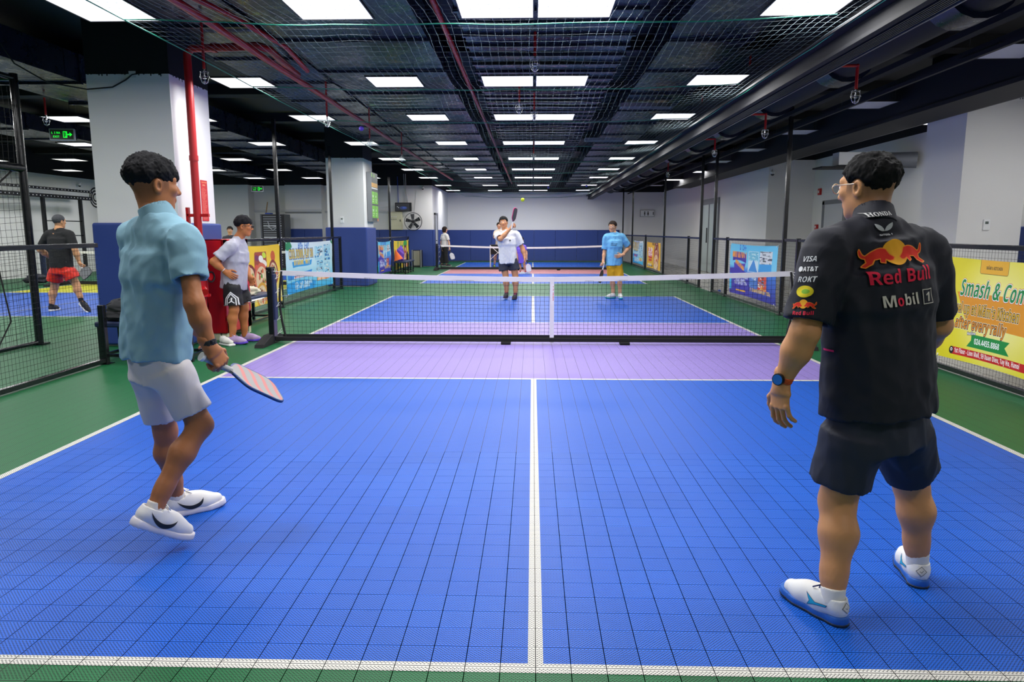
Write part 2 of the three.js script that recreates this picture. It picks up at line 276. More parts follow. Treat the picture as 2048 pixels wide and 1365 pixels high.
// ---------------------------------------------------------------- ducts, beams, pipes above the lights
const zA = 11.5, zB = -24.9;
function duct(x0, y0, x1, y1, label, ribs, za = zA, zb = zB, m = M.darkDuct) {
  const t = thing('air_duct', label, 'duct');
  for (let z = za; z > zb + 0.1; z -= 3.0) obj('duct_section', gb().box(x0, y0, Math.max(zb, z - 2.985), x1, y1, z), m, t);
  if (ribs) { const g = gb().box(x0 - 0.02, y0 - 0.03, -0.025, x1 + 0.02, y1, 0.025).geo(); for (let z = za - 0.3; z > zb; z -= ribs) obj('rib', g, m, t).position.z = z; }
  return t;
}
duct(-2.75, 3.42, -1.15, 3.7, 'wide flat dark duct above the left inner lights', 1.5);
duct(-0.72, 3.36, 1.0, 3.7, 'wide ribbed dark blue duct above the central light pairs', 0.42);
duct(1.42, 3.4, 2.3, 3.7, 'flat dark duct above the right light column', 1.5);
duct(-4.1, 3.58, -3.02, 3.7, 'flat dark duct above the left edge lights', 1.5, 11.5, -18);
duct(-7.0, 3.3, -5.9, 3.65, 'dark duct over the left hall nearest the columns', 1.5, 11.5, -19);
duct(-10.9, 3.35, -9.8, 3.65, 'dark duct over the left court', 1.5, 11.5, -19);
{ const t = thing('ceiling_beam', 'black cross beams under the roof slab', 'beams'); for (const z of [4.3, 1.4, -1.3, -4.2, -7.3, -10.4, -13.4, -17, -20.5]) obj('beam', gb().box(-15.2, 3.73, z - 0.16, 8.8, 3.9, z + 0.16), M.blackPaint, t); }
{ // long dark beam with a slot diffuser to the right of the court, hung low
  const t = thing('slot_diffuser_beam', 'long black boxed beam with slotted air grille right of the court', 'duct');
  obj('casing', gb().box(2.52, 2.86, -24.9, 2.72, 3.3, zA).box(2.5, 2.84, -24.9, 2.56, 2.87, zA), M.blackPaint, t);
  obj('flange', gb().box(2.42, 2.98, -24.9, 2.53, 3.0, zA), M.blackPaint, t);
  const g = gb(); for (let k = 0; k < 6; k++) g.box(2.58 + k * 0.022, 2.835, -24.9, 2.588 + k * 0.022, 2.865, zA); obj('grille_slats', g, mat('#2a2c33', 0.35), t);
  obj('edge_trim', gb().box(2.72, 2.83, -24.9, 2.735, 2.87, zA), mat('#4b4d55', 0.3), t);
}
{ const t = thing('ceiling_box_beam', 'black box beam running above the right wall and columns', 'beam');
  obj('casing', gb().box(5.0, 2.95, -17.5, 5.5, 3.45, zA), M.blackPaint, t); obj('lower_flange', gb().box(4.96, 2.9, -17.5, 5.58, 2.95, zA), M.blackPaint, t); obj('edge_trim', gb().box(5.58, 2.9, -17.5, 5.6, 2.93, zA), mat('#4b4d55', 0.3), t);
  obj('cable_tray', gb().box(4.05, 3.2, -24, 4.15, 3.26, zA).box(4.2, 3.02, -24, 4.24, 3.06, zA), M.blackPaint, t); }
{ const t = thing('round_duct', 'round black air duct hung between the beams on the right', 'duct'); obj('duct_body', gb().cyl(V(3.45, 3.32, zA), V(3.45, 3.32, -24), 0.26, 0.26, 20), M.blackPaint, t);
  const g = gb().cyl(V(3.45, 3.32, 0), V(3.45, 3.32, -0.35), 0.31, 0.31, 18).geo(); for (let z = 10; z > -23; z -= 2.4) obj('collar', g, M.darkDuct, t).position.z = z; }
{ const t = thing('flexible_duct', 'grey wrapped duct with metal box beside the thermostat column', 'duct');
  obj('box', gb().rbox(5.75, 2.62, -5.6, 6.35, 2.86, -5.3, 0.01), M.lightGrey, t); obj('hose', gb().path([V(6.3, 2.72, -5.4), V(6.6, 2.7, -5.2), V(7.05, 2.68, -5.0)], (u) => 0.15 + 0.012 * Math.sin(u * 60), 14), mat('#5b5f66', 0.5), t); obj('tray', gb().box(5.4, 2.56, -5.65, 6.5, 2.59, -5.2), M.blackPaint, t); }
// red sprinkler pipes
function pipe(label, pts, r, m, name = 'sprinkler_pipe') { const t = thing(name, label, 'pipe'); const P = []; pts.map(vv).forEach((p, k, a) => { if (k && k < a.length - 1) { P.push(p.clone().lerp(a[k - 1], Math.min(0.4, (r * 2.2) / p.distanceTo(a[k - 1]))), p, p.clone().lerp(a[k + 1], Math.min(0.4, (r * 2.2) / p.distanceTo(a[k + 1])))); } else P.push(p); });
  obj('pipe_run', gb().path(P, r, 12), m, t); const g = gb(); pts.slice(1, -1).map(vv).forEach((p) => g.add(new THREE.SphereGeometry(r * 1.25, 12, 8), new THREE.Matrix4().makeTranslation(p.x, p.y, p.z))); if (pts.length > 2) obj('elbows', g, m, t); return t; }
pipe('dark red sprinkler main running along the ceiling left of the centre lights', [V(-0.95, 3.5, 10), V(-0.95, 3.5, -24)], 0.03, M.redPipe);
pipe('dark red sprinkler main along the left edge lights', [V(-2.95, 3.25, 10), V(-2.95, 3.25, -18)], 0.035, M.redPipe);
function cagedSprinkler(x, y, z, label) {
  const roof = x > 3.3 ? 3.07 : x > 2.8 ? 2.98 : x > -0.74 && x < 1.02 ? 3.33 : x > -4.12 && x < -3.0 ? 3.55 : x < -5.88 && x > -7.02 ? 3.27 : 3.9;
  const t = thing('caged_sprinkler', label, 'sprinkler', 'caged sprinkler heads'); t.position.set(x, y, z);
  const g = gb(); for (let k = 0; k < 6; k++) { const a = (k / 6) * Math.PI * 2; g.path([V(0.04 * Math.cos(a), 0.02, 0.04 * Math.sin(a)), V(0.05 * Math.cos(a), -0.03, 0.05 * Math.sin(a)), V(0.028 * Math.cos(a), -0.085, 0.028 * Math.sin(a)), V(0, -0.1, 0)], 0.0022, 4); }
  for (const [r, yy] of [[0.042, 0.02], [0.05, -0.03], [0.03, -0.08]]) { const P = []; for (let k = 0; k < 12; k++) P.push(V(r * Math.cos(k / 12 * 6.283), yy, r * Math.sin(k / 12 * 6.283))); g.path(P, 0.0022, 4, true); }
  obj('wire_cage', g, M.chrome, t); obj('sprinkler_head', gb().cyl(V(0, 0.06, 0), V(0, -0.02, 0), 0.012, 0.009, 8).cyl(V(0, -0.045, 0), V(0, -0.042, 0), 0.016, 0.016, 10), M.chrome, t); obj('drop_pipe', gb().cyl(V(0, roof - y, 0), V(0, 0.05, 0), 0.014), M.redPipe, t);
}
[[-3.4, 2.98, 1.15, 'beside the red riser pipe'], [-3.05, 3.0, -2.1, 'on the left, before the third light row'], [-2.98, 3.0, -4.6, 'on the left, behind the third light row'], [-0.2, 3.02, -1.1, 'hanging askew before the central third row'], [0.0, 3.05, 1.3, 'between first and second central pairs'], [0.0, 3.05, -1.9, 'just before the third central pair'], [0.0, 3.02, -7.4, 'between fourth and fifth central pairs'],
  [3.15, 2.72, 1.35, 'under the round duct, nearest on the right'], [3.2, 2.75, -1.6, 'under the round duct, second on the right'], [3.2, 2.78, -4.4, 'under the round duct, third on the right'], [3.32, 2.8, -9.5, 'far under the round duct on the right'], [-7.0, 2.98, -1.7, 'over the left hall, above the exit sign'], [-9.6, 3.0, -9.2, 'over the left court'], [-2.9, 3.0, -7.4, 'left, beyond the fourth light row']].forEach(([x, y, z, w]) => cagedSprinkler(x, y, z, 'caged chrome sprinkler head ' + w));
pipe('red sprinkler branch stepping down under the round duct, nearest', [V(2.71, 2.98, 1.35), V(2.92, 2.98, 1.35), V(3.15, 2.98, 1.35), V(3.15, 2.76, 1.35)], 0.015, M.redPipe);
pipe('red sprinkler branch stepping down under the round duct, second', [V(2.95, 3.9, -1.6), V(2.95, 2.98, -1.6), V(3.2, 2.98, -1.6), V(3.2, 2.78, -1.6)], 0.015, M.redPipe);
pipe('red sprinkler branch stepping down under the round duct, third', [V(2.95, 3.9, -4.4), V(2.95, 2.99, -4.4), V(3.2, 2.99, -4.4), V(3.2, 2.8, -4.4)], 0.015, M.redPipe);
{ // supply grilles and hung signs in the ceiling void
  for (const [x, z, l] of [[1.75, -3.0, 'grey slotted air grille above the net, near the right column'], [1.5, -7.2, 'grey slotted air grille farther down the right light column']]) { const t = thing('air_grille', l, 'grille'); t.position.set(x, 3.3, z); obj('frame', gb().box(-0.4, 0, -0.12, 0.4, 0.05, -0.1).box(-0.4, 0, 0.1, 0.4, 0.05, 0.12).box(-0.4, 0, -0.1, -0.38, 0.05, 0.1).box(0.38, 0, -0.1, 0.4, 0.05, 0.1).box(-0.4, 0.05, -0.12, 0.4, 0.06, 0.12), M.grey, t); for (let k = -4; k < 5; k++) obj('slat', gb().box(-0.38, 0.01, k * 0.022 - 0.004, 0.38, 0.045, k * 0.022 + 0.004), M.grey, t); }
  const exitTex = tex(canvas(256, 120, (c) => { c.fillStyle = '#0a140c'; c.fillRect(0, 0, 256, 120); c.fillStyle = '#19f53c'; c.font = 'bold 34px sans-serif'; c.fillText('LỐI RA', 14, 52); c.fillText('EXIT', 30, 98); c.fillRect(142, 22, 46, 78); c.fillStyle = '#0a140c'; c.fillRect(150, 30, 12, 60); c.fillRect(168, 34, 8, 50); c.fillStyle = '#19f53c'; c.fillRect(190, 52, 30, 16); c.beginPath(); c.moveTo(214, 34); c.lineTo(244, 60); c.lineTo(214, 86); c.fill(); }));
  const em = mat('#050505', 0.4, { emissive: '#ffffff', emissiveMap: exitTex, emissiveIntensity: 1.1 });
  for (const [x, y, z, w, ry, l] of [[-8.27, 3.06, -4.0, 0.42, 0.12, 'green EXIT sign hanging in the left hall'], [-9.6, 2.85, -16.5, 0.42, 0, 'small green exit sign hanging far off beside the padded column']]) { const t = thing('exit_sign', l, 'exit sign'); t.position.set(x, y, z); t.rotation.y = ry; obj('housing', gb().rbox(-w / 2, -0.1, -0.03, w / 2, 0.1, 0.02, 0.008), M.lightGrey, t); obj('lit_face', gb().quad(V(-w / 2 + 0.015, -0.085, 0.0215), V(w / 2 - 0.015, -0.085, 0.0215), V(w / 2 - 0.015, 0.085, 0.0215), V(-w / 2 + 0.015, 0.085, 0.0215), [0, 0, 1, 0, 1, 1, 0, 1]), em, t); obj('hangers', gb().wire(V(-0.15, 0.1, 0), V(-0.15, 3.9 - y, 0), 0.003).wire(V(0.15, 0.1, 0), V(0.15, 3.9 - y, 0), 0.003), M.black, t); }
}
// ---------------------------------------------------------------- safety net under the ceiling
{
  const t = thing('ceiling_net', 'pale cord safety net sagging under the lights over the courts', 'net');
  const x0 = -3.15, x1 = 2.44, ropes = [7.6, 5.8, 3.05, 0.5, -1.95, -4.95, -8, -11, -14.3, -18, -21.4, -24.8];
  const yAt = (x, z) => {
    let k = 0; while (k < ropes.length - 2 && z < ropes[k + 1]) k++;
    const f = clamp((ropes[k] - z) / (ropes[k] - ropes[k + 1]), 0, 1), e = Math.min((x - x0) / 1.4, (x1 - x) / 1.4, 1);
    return 2.98 - 0.09 * Math.sin(Math.PI * f) * sstep(0, 1, e) - 0.05 * sstep(0, 1, e) + 0.018 * noise(x * 1.3, z * 0.9, 2) + 0.007 * noise(x * 9, z * 2.2, 5);
  };
  const g = gb(), dx = 0.066, dz = 0.066, rr = 0.0008;
  for (let x = x0; x <= x1 + 1e-3; x += dx) { let p = null; for (let z = 7.6; z > -24.8; z -= z > -4 ? 0.12 : 0.3) { const q = V(x + 0.012 * noise(x * 4, z * 5, 8), yAt(x, z), z); if (p) g.wire(p, q, rr); p = q; } }
  stuff(obj('lengthwise_cords', g, M.netCord, t));
  const h = gb(); for (let z = 7.6; z > -24.8; z -= z > -8 ? dz * 2 : dz * 4) { let p = null; for (let x = x0; x <= x1 + 1e-3; x += 0.24) { const q = V(x, yAt(x, z), z); if (p) h.wire(p, q, rr * 0.9); p = q; } }
  stuff(obj('crosswise_cords', h, M.netCordDark, t));
  for (const z of ropes) { const P = []; for (let x = x0; x <= x1 + 0.01; x += 0.2) P.push(V(x, yAt(x, z) + 0.004, z)); obj('edge_rope', gb().path(P, 0.0055, 5), M.greenRope, t); }
  for (const x of [x0, x1]) { const P = []; for (let z = 7.6; z > -24.8; z -= 0.5) P.push(V(x, yAt(x, z), z)); obj('edge_rope', gb().path(P, 0.005, 5), M.greenRope, t); }
  const hk = gb(); for (let z = 6.5; z > -20; z -= 0.55) hk.path([V(x1, yAt(x1, z), z), V(x1 + 0.05, 3.02, z - 0.08), V(x1 + 0.09, 3.0, z - 0.02)], 0.0028, 4); obj('tie_hooks', hk, M.galv, t);
  // stray balls resting on it
  for (const [x, z, c, l] of [[-2.72, -2.85, '#5a36c8', 'purple ball caught in the ceiling net at left'], [0.55, -18.0, '#3a50e0', 'blue ball caught far off in the ceiling net'], [1.9, -17.5, '#3a50e0', 'blue ball caught in the ceiling net by the far right beam']]) solo('stray_ball', l, 'ball', new THREE.SphereGeometry(0.037, 20, 14).translate(x, yAt(x, z) + 0.037, z), mat(c, 0.5));
}
// ---------------------------------------------------------------- low welded-wire fences
function fencePanel(x, za, zb, label, o = {}) {          // panel in the plane x = const from za to zb (za > zb)
  const t = thing('fence_panel', label, 'fence', o.group), top = o.top || 1.24, w = 0.045;
  obj('top_rail', gb().rbox(x - w / 2, top - w, zb, x + w / 2, top, za, 0.005), M.steelBlack, t); obj('bottom_rail', gb().rbox(x - w / 2, 0.015, zb, x + w / 2, 0.015 + w, za, 0.005), M.steelBlack, t);
  for (const [z, h] of o.posts || [[za, top], [zb, top]]) obj('post', gb().rbox(x - 0.03, 0, z - 0.03, x + 0.03, h, z + 0.03, 0.006).box(x - 0.06, 0, z - 0.06, x + 0.06, 0.008, z + 0.06), M.steelBlack, t);
  const g = gb(), r = 0.0015; for (let z = zb + 0.045; z < za - 0.02; z += 0.045) g.wire(V(x, 0.05, z), V(x, top - 0.02, z), r); for (let y = 0.09; y < top - 0.03; y += 0.05) g.wire(V(x, y, zb), V(x, y, za), r);
  stuff(obj('wire_mesh', g, M.steelBlack, t));
  return t;
}
const FR = 4.12, FL = -4.5, FG = 'black wire fence panels along the courts';
fencePanel(FR, 4.6, 0.62, 'near right fence panel carrying the yellow restaurant banner', { top: 1.26, posts: [[4.6, 1.26], [0.62, 1.26]] });
fencePanel(FR, 0.52, -3.2, 'right fence panel behind the player in the navy jersey', { top: 1.26, posts: [[-2.62, 1.27]] });
fencePanel(FR, -3.26, -6.74, 'right fence panel carrying the blue swimming banner', { posts: [[-3.26, 3.35], [-6.74, 1.26]] });
fencePanel(FR, -6.8, -7.86, 'narrow right fence panel between the swimming banner and the gateway', { posts: [[-7.89, 3.75]] });
fencePanel(FR, -9.23, -10.58, 'narrow right fence panel just past the gateway', { posts: [[-9.23, 3.75], [-10.58, 1.26]] });
fencePanel(FR, -10.64, -14.2, 'right fence panel between the gateway and the far banners', { posts: [[-14.22, 3.6]] });
fencePanel(FR, -14.28, -17.85, 'right fence panel carrying the yellow and red banner', { posts: [[-17.88, 1.26]] });
fencePanel(FR, -17.92, -21.45, 'right fence panel carrying the small blue banner', { posts: [[-21.5, 3.4]] });
fencePanel(FR, -21.55, -24.7, 'last right fence panel before the back wall', { posts: [[-24.7, 3.3]] });
fencePanel(FL, 5.6, 1.46, 'near left fence panel in front of the cage net', { top: 1.26, posts: [[5.6, 1.26], [1.46, 0.62]] });
fencePanel(-4.6, -1.2, -4.22, 'left fence panel carrying the yellow food banner', { top: 1.26, posts: [[-1.2, 1.26], [-4.22, 3.35]] });
fencePanel(-4.66, -4.3, -8.6, 'left fence panel carrying the cool blue swimming banner', { top: 1.26, posts: [[-7.95, 3.3], [-8.6, 1.26]] });
fencePanel(-4.6, -11.2, -14.5, 'left fence panel behind the far black bench', { top: 1.2, posts: [[-11.2, 1.2], [-14.5, 3.1]] });
fencePanel(-4.66, -14.6, -18.2, 'left fence panel carrying the far yellow banner', { top: 1.2, posts: [[-18.2, 1.2]] });

// ---------------------------------------------------------------- banners tied to the fences
function banner(label, x, za, zb, y0, y1, face, draw, seed, W = 768) { // za is the left edge as read
  const t = thing('banner', label, 'banner'), w = Math.abs(za - zb), h = y1 - y0, H = Math.round((W * h) / w), nx = 30, ny = 18, g = new THREE.PlaneGeometry(w, h, nx, ny), P = g.attributes.position;
  for (let k = 0; k < P.count; k++) {
    const u = P.getX(k) / w + 0.5, v = P.getY(k) / h + 0.5, c = Math.min(u, 1 - u), pull = Math.sin(Math.PI * u) * 0.02 * (v > 0.5 ? 1 : -1) * Math.abs(2 * v - 1);
    P.setZ(k, 0.01 * noise(u * 3 + seed, v * 2.5, 1) + 0.007 * Math.sin((u * 7 + v * 5) + seed) * (1 - c) + 0.004 * noise(u * 12, v * 9, seed) + 0.012);
    P.setY(k, P.getY(k) - pull);
  }
  g.computeVertexNormals();
  const b = obj('printed_sheet', g, mat('#ffffff', 0.45, { map: tex(canvas(W, H, (c, ww, hh) => draw(c, ww, hh))), side: THREE.DoubleSide }), t);
  const ties = gb(); for (const sx of [-1, 1]) for (const sy of [-1, 1]) ties.path([V(sx * w / 2 * 0.97, sy * h / 2 * 0.97, 0.02), V(sx * (w / 2 + 0.03), sy * (h / 2 + 0.03), 0)], 0.003, 4).cyl(V(sx * w / 2 * 0.97, sy * h / 2 * 0.97, 0.014), V(sx * w / 2 * 0.97, sy * h / 2 * 0.97, 0.022), 0.011, 0.011, 10);
  obj('ties', ties, M.plasticWhite, t);
  t.position.set(x, (y0 + y1) / 2, (za + zb) / 2); t.rotation.y = face > 0 ? Math.PI / 2 : -Math.PI / 2;
  return b;
}
function ribbon(c, x, y, w, h, col) { c.fillStyle = col; c.beginPath(); c.moveTo(x, y + h * 0.12); c.bezierCurveTo(x + w * 0.3, y - h * 0.12, x + w * 0.6, y + h * 0.3, x + w, y); c.lineTo(x + w * 0.94, y + h * 0.8); c.bezierCurveTo(x + w * 0.6, y + h * 1.1, x + w * 0.3, y + h * 0.75, x + w * 0.03, y + h); c.closePath(); c.fill(); }
function say(c, s, x, y, size, fill, o = {}) { c.save(); c.translate(x, y); if (o.rot) c.rotate(o.rot); if (o.skew) c.transform(1, 0, o.skew, 1, 0, 0); c.font = (o.italic ? 'italic ' : '') + 'bold ' + size + 'px ' + (o.font || 'sans-serif'); c.textAlign = o.align || 'left'; if (o.sx) c.scale(o.sx, 1); c.lineJoin = 'round'; for (const [col, lw] of o.strokes || []) { c.strokeStyle = col; c.lineWidth = lw; c.strokeText(s, 0, 0); } c.fillStyle = fill; c.fillText(s, 0, 0); c.restore(); }
// print too small to read in the photograph: letter-like strokes only
function scrib(c, x, y, size, n, fill, o = {}) { const q = rngOf(n * 7 + Math.round(x)); c.save(); c.translate(x, y); if (o.rot) c.rotate(o.rot); const w = size * 0.62 * (o.sx || 1); let p = o.align === 'center' ? (-n * w) / 2 : 0; for (let k = 0; k < n; k++, p += w) { if (q() < 0.13) continue; c.fillStyle = fill; const lw = size * 0.16; c.fillRect(p, -size * 0.72, lw, size * 0.72); if (q() < 0.7) c.fillRect(p + w * 0.5, -size * (0.4 + 0.3 * q()), lw, size * 0.45); c.fillRect(p, -size * (q() < 0.5 ? 0.72 : 0.42), w * 0.72, lw); if (q() < 0.5) c.fillRect(p, -lw, w * 0.72, lw); } c.restore(); }
function dish(c, x, y, r, seed, rim = '#8a2a1e') { const q = rngOf(seed); c.fillStyle = rim; c.beginPath(); c.ellipse(x, y, r, r * 0.95, 0, 0, 7); c.fill(); c.fillStyle = '#e8c9a0'; c.beginPath(); c.ellipse(x, y, r * 0.78, r * 0.74, 0, 0, 7); c.fill(); for (let k = 0; k < 26; k++) { c.fillStyle = ['#c7402a', '#e6a23c', '#f2e2c4', '#7d3b22', '#5f8f36', '#d9683c'][Math.floor(q() * 6)]; const a = q() * 7, d = Math.sqrt(q()) * r * 0.62; c.beginPath(); c.ellipse(x + d * Math.cos(a), y + d * Math.sin(a), r * (0.06 + q() * 0.13), r * (0.04 + q() * 0.08), q() * 3, 0, 7); c.fill(); } }
function photo(c, x, y, w, h, seed, cols) { const q = rngOf(seed); c.save(); c.beginPath(); c.rect(x, y, w, h); c.clip(); c.fillStyle = cols[0]; c.fillRect(x, y, w, h); for (let k = 0; k < 34; k++) { c.fillStyle = cols[Math.floor(q() * cols.length)]; const ww = w * (0.05 + q() * 0.3), hh = h * (0.03 + q() * 0.14); c.fillRect(x + q() * w - ww / 2, y + q() * h - hh / 2, ww, hh); } c.restore(); }
const POOL = ['#a9d9ee', '#58b4de', '#e9f3f6', '#2f7fbf', '#3c4a66', '#c9d4da', '#86c5e2'];
banner('near yellow banner with green Smash lettering on the right fence', FR - 0.05, 1.53, 3.5, 0.15, 1.14, -1, (c, w, h) => {
  c.fillStyle = '#e6da1e'; c.fillRect(0, 0, w, h); const gr = c.createRadialGradient(w * 0.45, h * 0.5, 20, w * 0.45, h * 0.5, w * 0.42); gr.addColorStop(0, '#fbf6b8'); gr.addColorStop(0.55, '#f1e864'); gr.addColorStop(1, 'rgba(230,218,30,0)'); c.fillStyle = gr; c.fillRect(0, 0, w, h);
  c.fillStyle = '#e79a1c'; c.beginPath(); c.moveTo(w * 0.13, h * 0.33); c.lineTo(w * 0.92, h * 0.3); c.lineTo(w * 0.9, h * 0.66); c.lineTo(w * 0.22, h * 0.62); c.fill();
  c.fillStyle = '#efb52a'; c.beginPath(); c.roundRect(w * 0.29, -20, w * 0.2, h * 0.13 + 20, 14); c.fill(); c.strokeStyle = '#1d1a12'; c.lineWidth = 2; c.stroke(); say(c, "MĂM's KITCHEN", w * 0.39, h * 0.085, 26, '#1d1a12', { align: 'center', sx: 0.72 });
  c.fillStyle = '#c2401c'; c.beginPath(); c.arc(w * 0.058, h * 0.14, 13, 0, 7); c.fill(); c.fillStyle = '#f3ead8'; c.beginPath(); c.arc(w * 0.058, h * 0.14, 7, 0, 7); c.fill();
  const st = [['#c23a14', 15], ['#ffffff', 10]];
  say(c, 'Smash & Conquer', w * 0.15, h * 0.36, 140, '#0f8a3c', { skew: -0.18, sx: 0.66, strokes: st });
  say(c, "Fuel up at Măm's Kitchen", w * 0.095, h * 0.53, 90, '#e3b21a', { skew: -0.15, sx: 0.58, strokes: [['#fff6d8', 15], ['#3a2108', 9]] });
  say(c, 'after every rally', w * 0.125, h * 0.68, 94, '#e8961e', { skew: -0.15, sx: 0.68, strokes: [['#fff6d8', 15], ['#3a2108', 9]] });
  c.fillStyle = '#14913e'; c.beginPath(); c.moveTo(w * 0.27, h * 0.72); c.lineTo(w * 0.55, h * 0.72); c.lineTo(w * 0.52, h * 0.78); c.lineTo(w * 0.55, h * 0.845); c.lineTo(w * 0.24, h * 0.845); c.lineTo(w * 0.27, h * 0.78); c.fill(); say(c, 'Hotline', w * 0.235, h * 0.735, 24, '#ffffff', { rot: -0.12, strokes: [['#2b2b2b', 5]] }); say(c, '024.4455.8868', w * 0.295, h * 0.81, 50, '#ffffff', { sx: 0.72 });
  c.fillStyle = '#c8161c'; c.beginPath(); c.roundRect(w * 0.11, h * 0.875, w * 0.86, h * 0.075, 18); c.fill(); c.fillStyle = '#1c1208'; c.beginPath(); c.arc(w * 0.125, h * 0.912, 24, 0, 7); c.fill(); c.fillStyle = '#fff'; c.beginPath(); c.arc(w * 0.125, h * 0.905, 11, 0, 7); c.fill(); c.fillStyle = '#1c1208'; c.beginPath(); c.arc(w * 0.125, h * 0.905, 5, 0, 7); c.fill(); say(c, '1st Floor - Lion Mall, 59 Xuan Dieu, Tay Ho, Hanoi', w * 0.15, h * 0.93, 42, '#ffffff', { sx: 0.62 });
}, 2, 1280);
function swim(c, w, h) {
  const g = c.createLinearGradient(0, 0, 0, h); g.addColorStop(0, '#5cc3ea'); g.addColorStop(0.42, '#7fd0ef'); g.addColorStop(0.5, '#3f7fd8'); g.addColorStop(1, '#2f2a9c'); c.fillStyle = g; c.fillRect(0, 0, w, h);
  scrib(c, w * 0.16, h * 0.11, 40, 7, '#1c57c8');
  c.fillStyle = '#3d1f9e'; c.beginPath(); c.moveTo(w * 0.07, h * 0.17); c.quadraticCurveTo(w * 0.22, h * 0.12, w * 0.38, h * 0.19); c.lineTo(w * 0.38, h * 0.36); c.quadraticCurveTo(w * 0.2, h * 0.28, w * 0.07, h * 0.34); c.fill(); scrib(c, w * 0.225, h * 0.265, 44, 21, '#f59a2c', { align: 'center', sx: 0.44, strokes: [['#c2301c', 5]] });
  ribbon(c, w * 0.1, h * 0.36, w * 0.27, h * 0.14, '#4a2bb0'); scrib(c, w * 0.235, h * 0.455, 34, 16, '#f2a03c', { align: 'center', sx: 0.5, rot: 0.22 });
  c.fillStyle = '#cfe8f2'; c.beginPath(); c.roundRect(w * 0.43, h * 0.11, w * 0.22, h * 0.4, 10); c.fill(); photo(c, w * 0.44, h * 0.12, w * 0.2, h * 0.17, 4, ['#7cc7dc', '#bfe6ee', '#4fa9cc']); c.fillStyle = '#3f8fd8'; c.beginPath(); c.moveTo(w * 0.44, h * 0.5); c.lineTo(w * 0.53, h * 0.28); c.lineTo(w * 0.56, h * 0.28); c.lineTo(w * 0.64, h * 0.5); c.fill(); c.strokeStyle = '#e8f6fb'; c.lineWidth = 5; c.beginPath(); c.moveTo(w * 0.43, h * 0.52); c.lineTo(w * 0.53, h * 0.28); c.moveTo(w * 0.65, h * 0.52); c.lineTo(w * 0.56, h * 0.28); c.stroke();
  photo(c, w * 0.67, h * 0.1, w * 0.24, h * 0.24, 8, ['#d9dfe4', '#4a5060', '#8d949e', '#f2f4f6', '#3d6b46']); c.fillStyle = '#3aa0e4'; c.beginPath(); c.moveTo(w * 0.67, h * 0.34); c.lineTo(w * 0.91, h * 0.32); c.lineTo(w * 0.91, h * 0.45); c.lineTo(w * 0.8, h * 0.5); c.lineTo(w * 0.67, h * 0.46); c.fill();
  c.fillStyle = '#3a2aa8'; c.beginPath(); c.moveTo(0, h * 0.5); c.quadraticCurveTo(w * 0.3, h * 0.42, w * 0.5, h * 0.62); c.lineTo(w * 0.48, h); c.lineTo(0, h); c.fill(); scrib(c, w * 0.12, h * 0.67, 30, 17, '#dfe6ff', { sx: 0.9 }); scrib(c, w * 0.16, h * 0.75, 26, 11, '#dfe6ff'); scrib(c, w * 0.11, h * 0.8, 26, 15, '#dfe6ff');
  photo(c, w * 0.47, h * 0.55, w * 0.16, h * 0.25, 12, ['#4a78c8', '#e9eef6', '#2d3f78', '#8fb4e6']); photo(c, w * 0.65, h * 0.55, w * 0.17, h * 0.27, 14, ['#d94a34', '#f0b23c', '#f4e8dc', '#8a2b2b', '#5fa0d8']); c.fillStyle = '#f2b43c'; c.fillRect(w * 0.18, h * 0.9, w * 0.22, h * 0.03); scrib(c, w * 0.5, h * 0.88, 26, 20, '#f5c860', { sx: 0.95 }); c.fillStyle = '#34b6f0'; c.fillRect(0, h * 0.6, w * 0.06, h * 0.32);
}
banner('blue and violet swimming banner on the right fence', FR - 0.05, -6.22, -3.36, 0.14, 1.14, -1, swim, 5);
